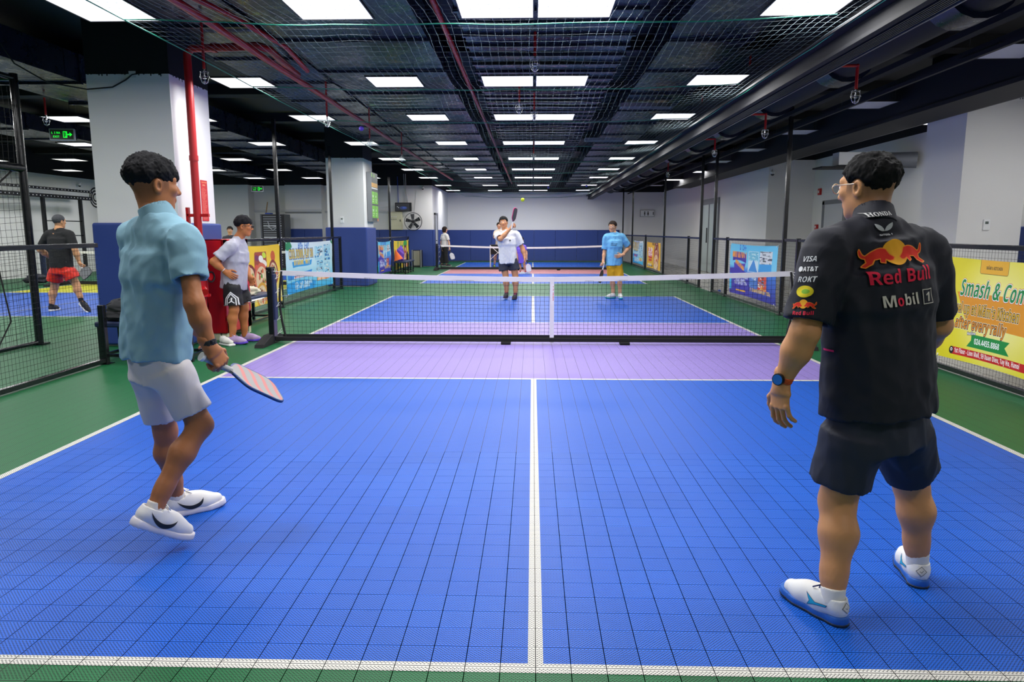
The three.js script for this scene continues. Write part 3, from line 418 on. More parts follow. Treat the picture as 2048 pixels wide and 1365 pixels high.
function cool(c, w, h) {
  const g = c.createLinearGradient(0, 0, 0, h); g.addColorStop(0, '#d9e6f2'); g.addColorStop(0.5, '#bfe6f4'); g.addColorStop(0.78, '#7fd0f2'); g.addColorStop(1, '#35b4ee'); c.fillStyle = g; c.fillRect(0, 0, w, h);
  c.fillStyle = '#1f8a56'; for (const [x, y, r] of [[0.01, 0.02, 0.09], [0.07, 0.03, 0.05], [0.01, 0.1, 0.04], [0.99, 0.02, 0.05]]) { c.beginPath(); c.ellipse(w * x, h * y, w * r, h * r, 0.4, 0, 7); c.fill(); }
  scrib(c, w * 0.24, h * 0.12, 40, 7, '#2a6fc4');
  say(c, 'COOL DOWN, PLAY ON', w * 0.3, h * 0.32, 62, '#f2cf2a', { align: 'center', sx: 0.56, strokes: [['#2a3f8c', 10]] });
  ribbon(c, w * 0.11, h * 0.37, w * 0.4, h * 0.13, '#2f9be0'); scrib(c, w * 0.3, h * 0.455, 34, 18, '#e8c048', { align: 'center', sx: 0.62 });
  ribbon(c, w * 0.02, h * 0.58, w * 0.48, h * 0.16, '#2a8be0'); c.fillStyle = '#f6e8ea'; c.fillRect(w * 0.14, h * 0.68, w * 0.2, h * 0.04); scrib(c, w * 0.16, h * 0.71, 26, 11, '#c8384a', { sx: 0.9 });
  photo(c, w * 0.58, h * 0.1, w * 0.18, h * 0.3, 21, POOL); photo(c, w * 0.79, h * 0.08, w * 0.16, h * 0.36, 22, POOL); photo(c, w * 0.6, h * 0.42, w * 0.17, h * 0.3, 23, POOL); photo(c, w * 0.8, h * 0.47, w * 0.14, h * 0.24, 24, POOL);
  ribbon(c, w * 0.6, h * 0.72, w * 0.34, h * 0.07, '#b9d63a'); ribbon(c, w * 0.6, h * 0.79, w * 0.32, h * 0.07, '#ee8c46'); scrib(c, w * 0.62, h * 0.845, 30, 10, '#ffe9c8', { sx: 0.85 });
  c.fillStyle = '#1f9ce6'; c.beginPath(); c.moveTo(0, h * 0.8); c.quadraticCurveTo(w * 0.3, h * 0.72, w * 0.58, h * 0.85); c.lineTo(w * 0.55, h); c.lineTo(0, h); c.fill(); scrib(c, w * 0.16, h * 0.88, 28, 15, '#eaf6ff'); scrib(c, w * 0.16, h * 0.94, 24, 15, '#eaf6ff');
}
function food(c, w, h) {
  const g = c.createLinearGradient(0, 0, 0, h); g.addColorStop(0, '#eec21a'); g.addColorStop(0.6, '#f3cf4a'); g.addColorStop(0.85, '#f6e9a8'); g.addColorStop(1, '#eec62a'); c.fillStyle = g; c.fillRect(0, 0, w, h);
  c.fillStyle = '#e79a1c'; c.beginPath(); c.roundRect(w * 0.0, -10, w * 0.16, h * 0.16, 10); c.fill(); scrib(c, w * 0.02, h * 0.1, 30, 3, '#2b1c08');
  c.fillStyle = '#a4432c'; c.beginPath(); c.roundRect(w * 0.34, h * 0.1, w * 0.3, h * 0.34, 16); c.fill(); for (const [x, y, r, col] of [[0.4, 0.2, 0.05, '#7a2f5a'], [0.5, 0.22, 0.06, '#f4efe6'], [0.58, 0.16, 0.05, '#c8e03a'], [0.58, 0.3, 0.06, '#f0e6d8'], [0.48, 0.34, 0.05, '#ee8a2a'], [0.4, 0.36, 0.05, '#e0503c']]) { c.fillStyle = col; c.beginPath(); c.ellipse(w * x, h * y, w * r, h * r, 0.2, 0, 7); c.fill(); }
  c.fillStyle = '#c8521c'; c.beginPath(); c.ellipse(w * 0.82, h * 0.2, w * 0.06, h * 0.1, 0, 0, 7); c.fill();
  dish(c, w * 0.24, h * 0.52, w * 0.13, 31, '#7d2420'); dish(c, w * 0.5, h * 0.56, w * 0.16, 32, '#d8684a'); dish(c, w * 0.8, h * 0.48, w * 0.13, 33, '#8a2a1e'); c.fillStyle = '#a81e2a'; c.fillRect(w * 0.18, h * 0.68, w * 0.5, h * 0.14); dish(c, w * 0.28, h * 0.76, w * 0.1, 34, '#5c1a14'); dish(c, w * 0.5, h * 0.84, w * 0.13, 35, '#e0a030'); c.fillStyle = '#c8141c'; c.fillRect(0, h * 0.44, w * 0.05, h * 0.3); scrib(c, w * 0.5, h * 0.95, 26, 14, '#c8201c');
}
banner('yellow food banner behind the boy in grey', -4.55, -2.2, -4.05, 0.14, 1.16, 1, food, 7);
banner('pale blue COOL DOWN PLAY ON banner on the left fence', -4.61, -4.52, -7.65, 0.19, 1.18, 1, cool, 9);
banner('small blue swimming banner beyond the green sign column', -4.55, -12.3, -14.2, 0.12, 1.08, 1, swim, 11, 384);
banner('far yellow banner with a green bottle behind the black bench', -4.61, -15.1, -17.9, 0.1, 1.07, 1, (c, w, h) => { c.fillStyle = '#efd22a'; c.fillRect(0, 0, w, h); c.fillStyle = '#2aa040'; c.beginPath(); c.ellipse(w * 0.75, h * 0.12, w * 0.14, h * 0.16, 0, 0, 7); c.fill(); scrib(c, w * 0.36, h * 0.34, 60, 5, '#2a8a4a', { align: 'center', strokes: [['#fff', 6]] }); c.fillStyle = '#d98a3c'; c.fillRect(w * 0.16, h * 0.44, w * 0.4, h * 0.3); dish(c, w * 0.75, h * 0.55, w * 0.14, 41); dish(c, w * 0.74, h * 0.78, w * 0.15, 42, '#b8482a'); c.fillStyle = '#1c7a3c'; c.fillRect(w * 0.25, h * 0.82, w * 0.2, h * 0.1); }, 13, 384);
banner('yellow banner with red block lettering on the far right fence', FR - 0.05, -17.1, -14.4, 0.12, 1.02, -1, (c, w, h) => { c.fillStyle = '#eebb2a'; c.fillRect(0, 0, w, h); scrib(c, w * 0.5, h * 0.1, 36, 5, '#3a1c0c', { align: 'center' }); c.fillStyle = '#d8201c'; c.beginPath(); c.moveTo(w * 0.1, h * 0.22); c.lineTo(w * 0.42, h * 0.28); c.lineTo(w * 0.42, h * 0.62); c.lineTo(w * 0.12, h * 0.6); c.fill(); scrib(c, w * 0.26, h * 0.38, 46, 8, '#ffffff', { align: 'center', sx: 0.8 }); scrib(c, w * 0.27, h * 0.55, 46, 7, '#ffffff', { align: 'center', sx: 0.9 }); ribbon(c, w * 0.14, h * 0.64, w * 0.26, h * 0.1, '#d84a2a'); dish(c, w * 0.72, h * 0.4, w * 0.17, 51, '#6a2a1a'); dish(c, w * 0.7, h * 0.62, w * 0.16, 52, '#a02a1c'); dish(c, w * 0.7, h * 0.84, w * 0.18, 53, '#b8785a'); c.fillStyle = '#8a3a1c'; c.fillRect(w * 0.66, h * 0.06, w * 0.14, h * 0.2); c.fillStyle = '#3a1a10'; c.fillRect(w * 0.06, h * 0.88, w * 0.38, h * 0.06); scrib(c, w * 0.09, h * 0.93, 26, 9, '#fff'); }, 15, 512);
banner('small pale blue swimming banner on the far right fence', FR - 0.05, -20.7, -18.0, 0.14, 1.03, -1, cool, 17, 512);
// ---------------------------------------------------------------- court nets
function courtNet(xc, zc, label, o = {}) {
  const t = thing('court_net', label, 'net'); t.position.set(xc, 0, zc);
  const yTop = (x) => 0.83 + 0.075 * Math.pow(Math.abs(x) / 3.1, 1.6), L = 3.12;
  for (const s of [-1, 1]) {
    const p = obj('post', gb().rbox(s * 3.24 - 0.035, 0.02, -0.06, s * 3.24 + 0.035, 0.93, 0.06, 0.008), M.steelBlack, t); obj('post_cap', gb().rbox(s * 3.24 - 0.038, 0.925, -0.063, s * 3.24 + 0.038, 0.945, 0.063, 0.006), M.rubber, p); obj('bolts', gb().cyl(V(s * 3.24 - 0.02, 0.905, 0.06), V(s * 3.24 - 0.02, 0.905, 0.066), 0.007).cyl(V(s * 3.24 + 0.005, 0.885, 0.06), V(s * 3.24 + 0.005, 0.885, 0.066), 0.007), M.chrome, p);
    obj('post_pad', gb().rbox(s * 3.19 - 0.02, 0.3, -0.05, s * 3.19 + 0.005, 0.86, 0.05, 0.006), M.seat, t);
    obj('foot', gb().add(new THREE.ExtrudeGeometry(new THREE.Shape([new THREE.Vector2(-0.42, 0), new THREE.Vector2(0.42, 0), new THREE.Vector2(0.4, 0.035), new THREE.Vector2(0.12, 0.11), new THREE.Vector2(-0.12, 0.11), new THREE.Vector2(-0.4, 0.035)]), { depth: 0.1, bevelEnabled: true, bevelSize: 0.006, bevelThickness: 0.006, bevelSegments: 1 }), new THREE.Matrix4().makeRotationY(Math.PI / 2).setPosition(s * 3.27 - 0.05, 0, 0)), M.rubber, t);
    const st = gb(), P = []; for (let k = 0; k <= 10; k++) { const v = k / 10; P.push(V(s * (L - 0.02 + 0.05 * Math.sin(Math.PI * v) - (0.02) * (1 - v)), 0.06 + v * (yTop(3.1) - 0.07), 0)); } st.path(P, 0.014, 6); obj('side_strap', st, M.rope, t);
    const lace = gb(); for (let k = 0; k < 5; k++) lace.path([V(s * (L + 0.01), 0.15 + k * 0.17, 0), V(s * 3.17, 0.12 + k * 0.17, 0.045), V(s * (L + 0.01), 0.19 + k * 0.17, 0)], 0.0035, 4); lace.path([V(s * L, yTop(3.1) - 0.02, 0), V(s * 3.24, 0.9, 0)], 0.004, 5); obj('lacing', lace, M.tape, t);
  }
  obj('base_tube', gb().rbox(-3.24, 0.03, -0.03, 3.24, 0.085, 0.03, 0.012), M.rubber, t);
  for (const x of [-0.34, 1.12]) obj('centre_foot', gb().rbox(x - 0.06, 0, -0.05, x + 0.06, 0.035, 0.07, 0.008), M.rubber, t);
  const band = gb(), nb = 60; for (let k = 0; k < nb; k++) { const xa = -L + (2 * L * k) / nb, xb = -L + (2 * L * (k + 1)) / nb, za = 0.004 + 0.003 * Math.sin(k * 1.7), q = (x, y, z) => V(x, y, z), ya = yTop(xa), yb = yTop(xb), h = 0.062;
    band.quad(q(xa, ya - h, za), q(xb, yb - h, za), q(xb, yb, za), q(xa, ya, za)); band.quad(q(xb, yb - h, -za), q(xa, ya - h, -za), q(xa, ya, -za), q(xb, yb, -za)); band.quad(q(xa, ya, za), q(xb, yb, za), q(xb, yb, -za), q(xa, ya, -za)); }
  obj('top_band', band, M.tape, t);
  const g = gb(), s = 0.054, nx = Math.floor((2 * L) / s), ny = 14, r = 0.0018, pt = (i, j) => { const x = -L + 0.03 + ((2 * L - 0.06) * i) / nx, v = j / ny, y = 0.1 + v * (yTop(x) - 0.155); return V(x + 0.006 * noise(i * 0.7, j * 0.6, 3) + (1 - v) * 0.01 * noise(i * 0.25, 0, 9), y + 0.005 * noise(i * 0.4, j * 0.9, 6), 0.012 * noise(i * 0.13, j * 0.3, 1)); };
  for (let i = 0; i <= nx; i++) for (let j = 0; j < ny; j++) g.wire(pt(i, j), pt(i, j + 1), r); for (let j = 0; j <= ny; j++) for (let i = 0; i < nx; i++) g.wire(pt(i, j), pt(i + 1, j), r);
  stuff(obj('net_mesh', g, M.rope, t));
  obj('bottom_band', gb().rbox(-L, 0.085, -0.006, L, 0.115, 0.006, 0.004), M.rope, t);
  if (o.strap) { const x = 0.225; obj('centre_strap', gb().rbox(x - 0.026, 0.02, 0.012, x + 0.026, yTop(x) + 0.002, 0.02, 0.003), M.tape, t); const pr = tex(canvas(48, 200, (c) => { c.fillStyle = '#f1f1f1'; c.fillRect(0, 0, 48, 200); c.save(); c.translate(34, 20); c.rotate(Math.PI / 2); scrib(c, 0, 0, 20, 12, '#d0202c'); c.restore(); })); obj('strap_print', gb().quad(V(x - 0.02, 0.5, 0.0205), V(x + 0.02, 0.5, 0.0205), V(x + 0.02, 0.74, 0.0205), V(x - 0.02, 0.74, 0.0205), [0, 0, 1, 0, 1, 1, 0, 1]), mat('#fff', 0.7, { map: pr }), t); }
  return t;
}
courtNet(0, 0, 'portable pickleball net with white band across the near court', { strap: true });
courtNet(-0.2, -17.1, 'portable pickleball net across the far pink-kitchen court');
courtNet(-9, -9.4, 'portable net across the left yellow-kitchen court');
// the ball in the air
{ const t = solo('pickleball', 'bright yellow perforated ball in the air above the raised paddle', 'ball', new THREE.SphereGeometry(0.037, 28, 20), mat('#dff01c', 0.45)); t.position.set(-0.213, 1.99, -5.5); const g = gb(), r = 0.0372; for (let k = 0; k < 26; k++) { const y = 1 - (2 * (k + 0.5)) / 26, a = k * 2.39996, q = Math.sqrt(1 - y * y), d = V(q * Math.cos(a), y, q * Math.sin(a)); g.cyl(d.clone().multiplyScalar(r * 0.97), d.clone().multiplyScalar(r), 0.004, 0.004, 8); } obj('holes', g, mat('#7d8a12', 0.8), t); }
solo('loose_ball', 'blue ball lying beyond the right fence by the swimming banner', 'ball', new THREE.SphereGeometry(0.037, 20, 14).translate(4.24, 0.033, -7.7), mat('#1d4fb8', 0.5));
solo('loose_ball', 'green ball on the floor behind the far net', 'ball', new THREE.SphereGeometry(0.037, 20, 14).translate(-1.5, 0.037, -19.4), mat('#b6e23a', 0.5));
// ---------------------------------------------------------------- benches
function bench(label, x0, z0, x1, z1, h, name = 'bench') {
  const t = thing(name, label, 'bench'); obj('seat_cushion', gb().rbox(x0 - 0.04, h - 0.06, z0 - 0.04, x1 + 0.04, h, z1 + 0.04, 0.02, 3), M.seat, t);
  for (const x of [x0, x1]) for (const z of [z0, z1]) obj('leg', gb().box(x - 0.02, 0, z - 0.02, x + 0.02, h - 0.055, z + 0.02), M.steelBlack, t);
  obj('stretcher', gb().box(x0, 0.05, z0 - 0.015, x1, 0.08, z0 + 0.015).box(x0, 0.05, z1 - 0.015, x1, 0.08, z1 + 0.015).box(x0 - 0.015, 0.05, z0, x0 + 0.015, 0.08, z1).box(x1 - 0.015, 0.05, z0, x1 + 0.015, 0.08, z1), M.steelBlack, t); return t;
}
bench('navy cushioned bench in front of the padded column at left', -4.62, 0.95, -3.65, 1.32, 0.43);
bench('navy cushioned bench under the yellow food banner', -4.42, -2.4, -4.12, -1.25, 0.44);
{ const t = bench('black cushioned bench by the far left fence', -4.5, -16.2, -4.16, -14.65, 0.42); for (const z of [-15.2, -15.7]) for (const x of [-4.5, -4.16]) obj('leg', gb().box(x - 0.02, 0, z - 0.02, x + 0.02, 0.37, z + 0.02), M.steelBlack, t); }
// soft things: lumpy cloth and bags from a displaced ellipsoid
function lump(cx, cy, cz, rx, ry, rz, seed, amp = 0.25) { const g = new THREE.SphereGeometry(1, 40, 26), P = g.attributes.position; for (let k = 0; k < P.count; k++) { const p = V().fromBufferAttribute(P, k), f = 1 + amp * noise(p.x * 1.7 + seed, p.y * 2.2, p.z * 1.7) + amp * 0.4 * noise(p.x * 5, p.y * 6 + seed, p.z * 5); P.setXYZ(k, cx + p.x * rx * f, Math.max(cy - ry * 0.62, cy + p.y * ry * f), cz + p.z * rz * f); } g.computeVertexNormals(); return g; }
{ const t = thing('folded_jacket', 'black padded jacket heaped on the near left bench', 'jacket'); obj('quilted_body', lump(-4.42, 0.565, 1.14, 0.2, 0.1, 0.15, 3, 0.2), mat('#26282c', 0.75), t); obj('sleeve', lump(-4.4, 0.476, 1.2, 0.22, 0.07, 0.13, 8, 0.35), mat('#1d1f23', 0.75), t); obj('zip', gb().path([V(-4.58, 0.6, 1.24), V(-4.45, 0.655, 1.2), V(-4.3, 0.65, 1.17)], 0.004, 5), M.black, t); }
solo('canvas_bag', 'cream canvas bag slumped on the bench behind the boy in grey', 'bag', lump(-4.25, 0.5, -1.75, 0.16, 0.09, 0.2, 12, 0.35), mat('#d9d2b8', 0.9));
// gear on the far bench
solo('backpack', 'orange and violet backpack on the far black bench', 'bag', lump(-4.4, 0.6, -15.15, 0.12, 0.28, 0.15, 21, 0.3), mat('#6a3fb0', 0.6));
solo('paddle_bag', 'orange pointed paddle bag leaning on the far black bench', 'bag', gb().add(new THREE.ConeGeometry(0.15, 0.36, 14, 6), new THREE.Matrix4().makeRotationZ(0.3).setPosition(-4.43, 0.635, -14.68)), mat('#e2641c', 0.6));
solo('water_bottle', 'black water bottle standing on the far black bench', 'bottle', new THREE.LatheGeometry([[0, 0], [0.035, 0], [0.037, 0.01], [0.037, 0.19], [0.03, 0.215], [0.018, 0.23], [0.018, 0.25], [0.022, 0.252], [0.022, 0.28], [0, 0.28]].map(([x, y]) => new THREE.Vector2(x, y)), 16).translate(-4.3, 0.42, -15.9), mat('#17181a', 0.35));
// ---------------------------------------------------------------- red fire cabinet, riser with valve, notice on the column
{
  const t = thing('fire_hose_cabinet', 'red fire hose cabinet with glass door beside the padded column', 'cabinet'), x0 = -4.14, x1 = -3.92, z0 = -1.0, z1 = -0.2, y0 = 0.09, y1 = 1.28;
  obj('shell', gb().box(x0, y0, z0, x0 + 0.012, y1, z1).box(x0, y0, z1 - 0.012, x1, y1, z1).box(x0, y0, z0, x1, y1, z0 + 0.012).box(x0, y1 - 0.012, z0, x1, y1, z1).box(x0, y0, z0, x1, y0 + 0.012, z1), M.redPaint, t);
  const d = obj('door', gb().rbox(x1, y0, z0, x1 + 0.02, y0 + 0.22, z1, 0.006).rbox(x1, y1 - 0.2, z0, x1 + 0.02, y1, z1, 0.006).rbox(x1, y0, z0, x1 + 0.02, y1, z0 + 0.13, 0.006).rbox(x1, y0, z1 - 0.13, x1 + 0.02, y1, z1, 0.006), M.redPaint, t);
  obj('glass', gb().box(x1 + 0.006, y0 + 0.2, z0 + 0.11, x1 + 0.01, y1 - 0.18, z1 - 0.11), M.pane, d); obj('gasket', gb().path([V(x1 + 0.021, y0 + 0.22, z0 + 0.13), V(x1 + 0.021, y1 - 0.2, z0 + 0.13), V(x1 + 0.021, y1 - 0.2, z1 - 0.13), V(x1 + 0.021, y0 + 0.22, z1 - 0.13)], 0.008, 5, true), M.black, d); obj('handle', gb().rbox(x1 + 0.02, 0.6, z1 - 0.1, x1 + 0.045, 0.74, z1 - 0.075, 0.006), M.black, d);
  obj('inside_shelf', gb().box(x0 + 0.012, 0.62, z0 + 0.012, x1 - 0.01, 0.635, z1 - 0.012), M.lightGrey, t); for (const [z, c] of [[-0.45, '#6a3fb8'], [-0.7, '#8a62d8']]) obj('stored_bottle', gb().cyl(V(-4.02, 0.105, z), V(-4.02, 0.42, z), 0.07, 0.07, 16), mat(c, 0.4), t); obj('hose_bundle', lump(-4.03, 0.82, -0.6, 0.08, 0.16, 0.25, 5, 0.3), mat('#d9d6cc', 0.8), t);
  for (const z of [z0 + 0.06, z1 - 0.02]) obj('foot', gb().box(x0, 0, z - 0.07, x1, y0, z), M.beige, t);
}
{
  const t = thing('fire_riser', 'red fire riser pipe with valve standing at the column corner', 'pipe'), x = -4.0, z = 0.22;
  obj('riser_pipe', gb().path([V(x, 0.42, z), V(x, 3.3, z), V(x, 3.4, z), V(x + 0.06, 3.46, z), V(x + 0.2, 3.46, z), V(x + 0.85, 3.47, z + 0.05), V(x + 0.92, 3.47, z - 0.1), V(x + 0.8, 3.47, z - 1.5)], 0.045, 16), M.redPipe, t);
  obj('valve_body', gb().cyl(V(x, 0.62, z), V(x, 1.05, z), 0.07, 0.07, 18).cyl(V(x, 0.6, z), V(x, 0.63, z), 0.095, 0.095, 18).cyl(V(x, 1.04, z), V(x, 1.07, z), 0.095, 0.095, 18).cyl(V(x, 0.84, z), V(x + 0.13, 0.84, z + 0.04), 0.04, 0.04, 14), M.redPaint, t);
  obj('handwheel', gb().add(new THREE.TorusGeometry(0.06, 0.009, 8, 20), new THREE.Matrix4().makeRotationY(1.3).setPosition(x + 0.14, 0.84, z + 0.05)), M.black, t); obj('hydrant_outlet', gb().cyl(V(x, 0.72, z), V(x + 0.07, 0.66, z + 0.09), 0.038, 0.045, 14), M.redPaint, t);
  obj('bracket', gb().box(x - 0.13, 1.46, z - 0.03, x - 0.1, 1.66, z + 0.02).box(x - 0.13, 1.55, z - 0.02, x + 0.14, 1.585, z + 0.02), M.redPaint, t); obj('couplings', gb().cyl(V(x, 2.2, z), V(x, 2.26, z), 0.052, 0.052, 16).cyl(V(x, 1.22, z), V(x, 1.27, z), 0.054, 0.054, 16).cyl(V(x + 0.3, 3.461, z + 0.01), V(x + 0.35, 3.463, z + 0.012), 0.056, 0.056, 14), M.redPipe, t);
  pipe('thin red branch pipe crossing the ceiling near the riser', [V(-3.3, 3.5, 2.6), V(-3.0, 3.48, 1.5), V(-2.86, 3.48, 0.2), V(-2.86, 3.38, -0.6)], 0.03, M.redPipe);
}
const noticeTex = tex(canvas(128, 380, (c, w, h) => { c.fillStyle = '#cf1420'; c.fillRect(0, 0, w, h); scrib(c, 64, 24, 14, 14, '#f2c070', { align: 'center', sx: 0.9 }); scrib(c, 64, 52, 20, 4, '#f5d890', { align: 'center' }); for (let k = 0; k < 26; k++) scrib(c, 12, 78 + k * 11.5, 8, 12 + ((k * 7) % 9), '#f0b890', {}); }));
solo('fire_notice', 'red fire safety notice sheet on the column side face', 'notice', gb().box(-4.198, 1.51, -0.52, -4.194, 2.02, -0.34).quad(V(-4.193, 1.51, -0.34), V(-4.193, 1.51, -0.52), V(-4.193, 2.02, -0.52), V(-4.193, 2.02, -0.34), [0, 0, 1, 0, 1, 1, 0, 1]), mat('#fff', 0.5, { map: noticeTex }));
{ const t = thing('dangling_cable', 'black cable hanging in a loop from the ceiling across the column top', 'cable'); obj('cable_run', gb().path([V(-5.84, 3.6, 0.9), V(-5.7, 3.2, 0.7), V(-5.45, 3.03, 0.55), V(-5.1, 2.98, 0.4), V(-4.85, 3.02, 0.31), V(-4.7, 3.1, 0.295), V(-4.62, 3.16, 0.29), V(-4.5, 3.18, 0.288)], 0.008, 6), M.black, t); obj('torn_tape', gb().box(-4.66, 3.13, 0.286, -4.58, 3.2, 0.292), M.lightGrey, t); }
// green sign box on the second column
{ const t = thing('rules_sign', 'tall grey sign board with green and orange panels on the column', 'sign'); obj('board', gb().rbox(-4.19, 1.62, -10.3, -4.07, 2.86, -9.55, 0.01), M.grey, t);
  const s = tex(canvas(192, 320, (c, w, h) => { c.fillStyle = '#4a5450'; c.fillRect(0, 0, w, h); c.fillStyle = '#8fd03a'; c.fillRect(0, 0, 22, 26); c.fillRect(70, 4, 26, 24); c.fillStyle = '#e0a84a'; c.fillRect(0, 64, w, 28); c.fillStyle = '#f2f4f2'; c.fillRect(0, 96, w, 8); c.fillStyle = '#7cc83c'; for (const y of [122, 216]) for (const x of [4, 100]) { c.fillRect(x, y, 88, 82); } for (const y of [122, 216]) for (const x of [4, 100]) { scrib(c, x + 12, y + 40, 22, 3, '#f4faf0'); scrib(c, x + 10, y + 56, 9, 10, '#f4faf0'); scrib(c, x + 10, y + 70, 9, 8, '#f4faf0'); } c.fillStyle = '#e08a4a'; c.fillRect(160, 300, 32, 20); }));
  obj('printed_face', gb().quad(V(-4.068, 1.64, -9.57), V(-4.068, 1.64, -10.28), V(-4.068, 2.84, -10.28), V(-4.068, 2.84, -9.57), [0, 0, 1, 0, 1, 1, 0, 1]), mat('#fff', 0.5, { map: s }), t); }
function thermostat(label, x, y, z) { const t = thing('thermostat', label, 'thermostat'); t.position.set(x, y, z); obj('case', gb().rbox(-0.045, -0.075, 0, 0.045, 0.075, 0.025, 0.008), M.plasticWhite, t); obj('display', gb().box(-0.025, 0.01, 0.0245, 0.02, 0.045, 0.0265), mat('#5b6660', 0.3), t); }
thermostat('white wall thermostat on the white column at right', 6.27, 1.47, -1.5); thermostat('white wall thermostat on the column with the green sign', -4.76, 1.66, -9.25);
// ---------------------------------------------------------------- wall with fan, television, control box, bin
{
  const t = thing('wall_fan', 'round caged wall fan with five black blades above the bin', 'fan'); t.position.set(-4.67, 1.76, -19.5);
  const cage = gb(), ring = (r, z) => { const P = []; for (let k = 0; k < 32; k++) P.push(V(r * Math.cos(k / 32 * 6.2832), r * Math.sin(k / 32 * 6.2832), z)); cage.path(P, 0.004, 4, true); }; ring(0.34, 0); ring(0.33, 0.05); ring(0.22, 0.09); ring(0.1, 0.1); for (let k = 0; k < 36; k++) { const a = k / 36 * 6.2832; cage.path([V(0.34 * Math.cos(a), 0.34 * Math.sin(a), 0), V(0.3 * Math.cos(a), 0.3 * Math.sin(a), 0.07), V(0.07 * Math.cos(a), 0.07 * Math.sin(a), 0.1)], 0.0016, 3); } obj('cage', cage, M.galv, t); obj('rim', gb().add(new THREE.TorusGeometry(0.34, 0.012, 8, 40)), M.black, t);
  for (let k = 0; k < 5; k++) { const g = new THREE.PlaneGeometry(0.22, 0.15, 6, 4), P = g.attributes.position; for (let j = 0; j < P.count; j++) { const x = P.getX(j) + 0.18, y = P.getY(j) * (0.55 + (x - 0.07) * 2.0); P.setXYZ(j, x, y, 0.02 + y * 0.35); } g.computeVertexNormals(); g.rotateZ((k / 5) * 6.2832 + 0.4); obj('blade', g, mat('#1c1e22', 0.4, { side: THREE.DoubleSide }), t); }
  obj('hub', gb().cyl(V(0, 0, -0.15), V(0, 0, 0.11), 0.07, 0.06, 18), M.black, t); obj('wall_arm', gb().bar(V(0, 0, -0.12), V(0, -0.12, -0.3), 0.05, 0.05), M.black, t); obj('cord', gb().path([V(0, 0.3, -0.28), V(0.05, 0.7, -0.28), V(0.1, 1.2, -0.28)], 0.006, 5), M.lightGrey, t);
}
{ const t = thing('television', 'small wall-mounted television with a dark blue picture', 'television'); t.position.set(-5.06, 2.32, -19.55); obj('cabinet', gb().rbox(-0.32, -0.17, -0.12, 0.32, 0.17, 0, 0.012), M.black, t); const s = tex(canvas(160, 84, (c) => { c.fillStyle = '#0c1320'; c.fillRect(0, 0, 160, 84); c.fillStyle = '#1a3170'; c.beginPath(); c.ellipse(90, 52, 44, 20, 0, 0, 7); c.fill(); c.fillStyle = '#2c4fa8'; c.beginPath(); c.ellipse(98, 50, 22, 10, 0, 0, 7); c.fill(); c.fillStyle = '#cdd6e2'; c.fillRect(16, 34, 8, 8); c.fillRect(30, 44, 8, 8); })); obj('screen', gb().quad(V(-0.29, -0.14, 0.002), V(0.25, -0.14, 0.002), V(0.25, 0.14, 0.002), V(-0.29, 0.14, 0.002), [0, 0, 1, 0, 1, 1, 0, 1]), mat('#111', 0.25, { emissive: '#ffffff', emissiveMap: s, emissiveIntensity: 0.6 }), t); obj('wall_mount', gb().box(-0.1, -0.1, -0.25, 0.1, 0.1, -0.12), M.black, t); }
{ const t = thing('control_box', 'beige electrical control box with small lamps below the television', 'electrical box'); t.position.set(-5.4, 1.79, -19.8); obj('case', gb().rbox(-0.27, -0.35, 0, 0.27, 0.35, 0.18, 0.01), M.beige, t); obj('door', gb().rbox(-0.25, -0.33, 0.18, 0.25, 0.33, 0.195, 0.006), M.beige, t); const g = gb(), r = gb(); for (let k = 0; k < 3; k++) { g.cyl(V(-0.12 + k * 0.08, 0.16, 0.195), V(-0.12 + k * 0.08, 0.16, 0.21), 0.018, 0.016, 12); r.cyl(V(-0.12 + k * 0.08, 0.06, 0.195), V(-0.12 + k * 0.08, 0.06, 0.215), 0.016, 0.014, 12); } obj('pilot_lamps', g, M.plasticWhite, t); obj('push_buttons', r, M.black, t); obj('door_lock', gb().box(0.19, -0.03, 0.195, 0.22, 0.05, 0.205), M.black, t); }
{ const t = thing('cable_conduit', 'blue and white conduits dropping from the ceiling behind the television', 'conduit'); obj('blue_conduit', gb().path([V(-5.3, 3.5, -19.77), V(-5.28, 2.2, -19.77)], 0.014, 6), mat('#2a4fb8', 0.5), t); obj('white_conduit', gb().path([V(-4.98, 3.6, -19.75), V(-4.97, 3.0, -19.76), V(-4.9, 2.5, -19.77)], 0.014, 6).path([V(-5.05, 3.6, -19.75), V(-5.03, 3.0, -19.76), V(-5.0, 2.5, -19.77)], 0.012, 6), M.lightGrey, t); }
{ const t = thing('wall_trunking', 'grey cable trunking running along the wall beside the equipment rack', 'conduit'); obj('trunking', gb().box(-11, 2.14, -19.8, -9.6, 2.22, -19.74).box(-9.62, 2.14, -19.35, -8.2, 2.22, -19.29).box(-8.2, 2.1, -19.8, -5.7, 2.18, -19.74), M.lightGrey, t); obj('pipe_line', gb().cyl(V(-9.62, 2.1, -19.31), V(-8.2, 2.1, -19.31), 0.02), M.grey, t); }
{ const t = thing('waste_bin', 'brushed steel waste bin against the navy padded wall', 'bin'), x0 = -4.7, x1 = -4.32, z0 = -19.5, z1 = -19.18; obj('body', gb().rbox(x0, 0, z0, x1, 0.66, z1, 0.012), M.black, t); obj('front_panel', gb().rbox(x0 + 0.07, 0.07, z1 - 0.01, x1 - 0.07, 0.64, z1 + 0.008, 0.006), M.steel, t); obj('side_trim', gb().rbox(x0 - 0.006, 0, z1 - 0.02, x0 + 0.05, 0.67, z1 + 0.012, 0.006).rbox(x1 - 0.05, 0, z1 - 0.02, x1 + 0.006, 0.67, z1 + 0.012, 0.006), M.galv, t); }
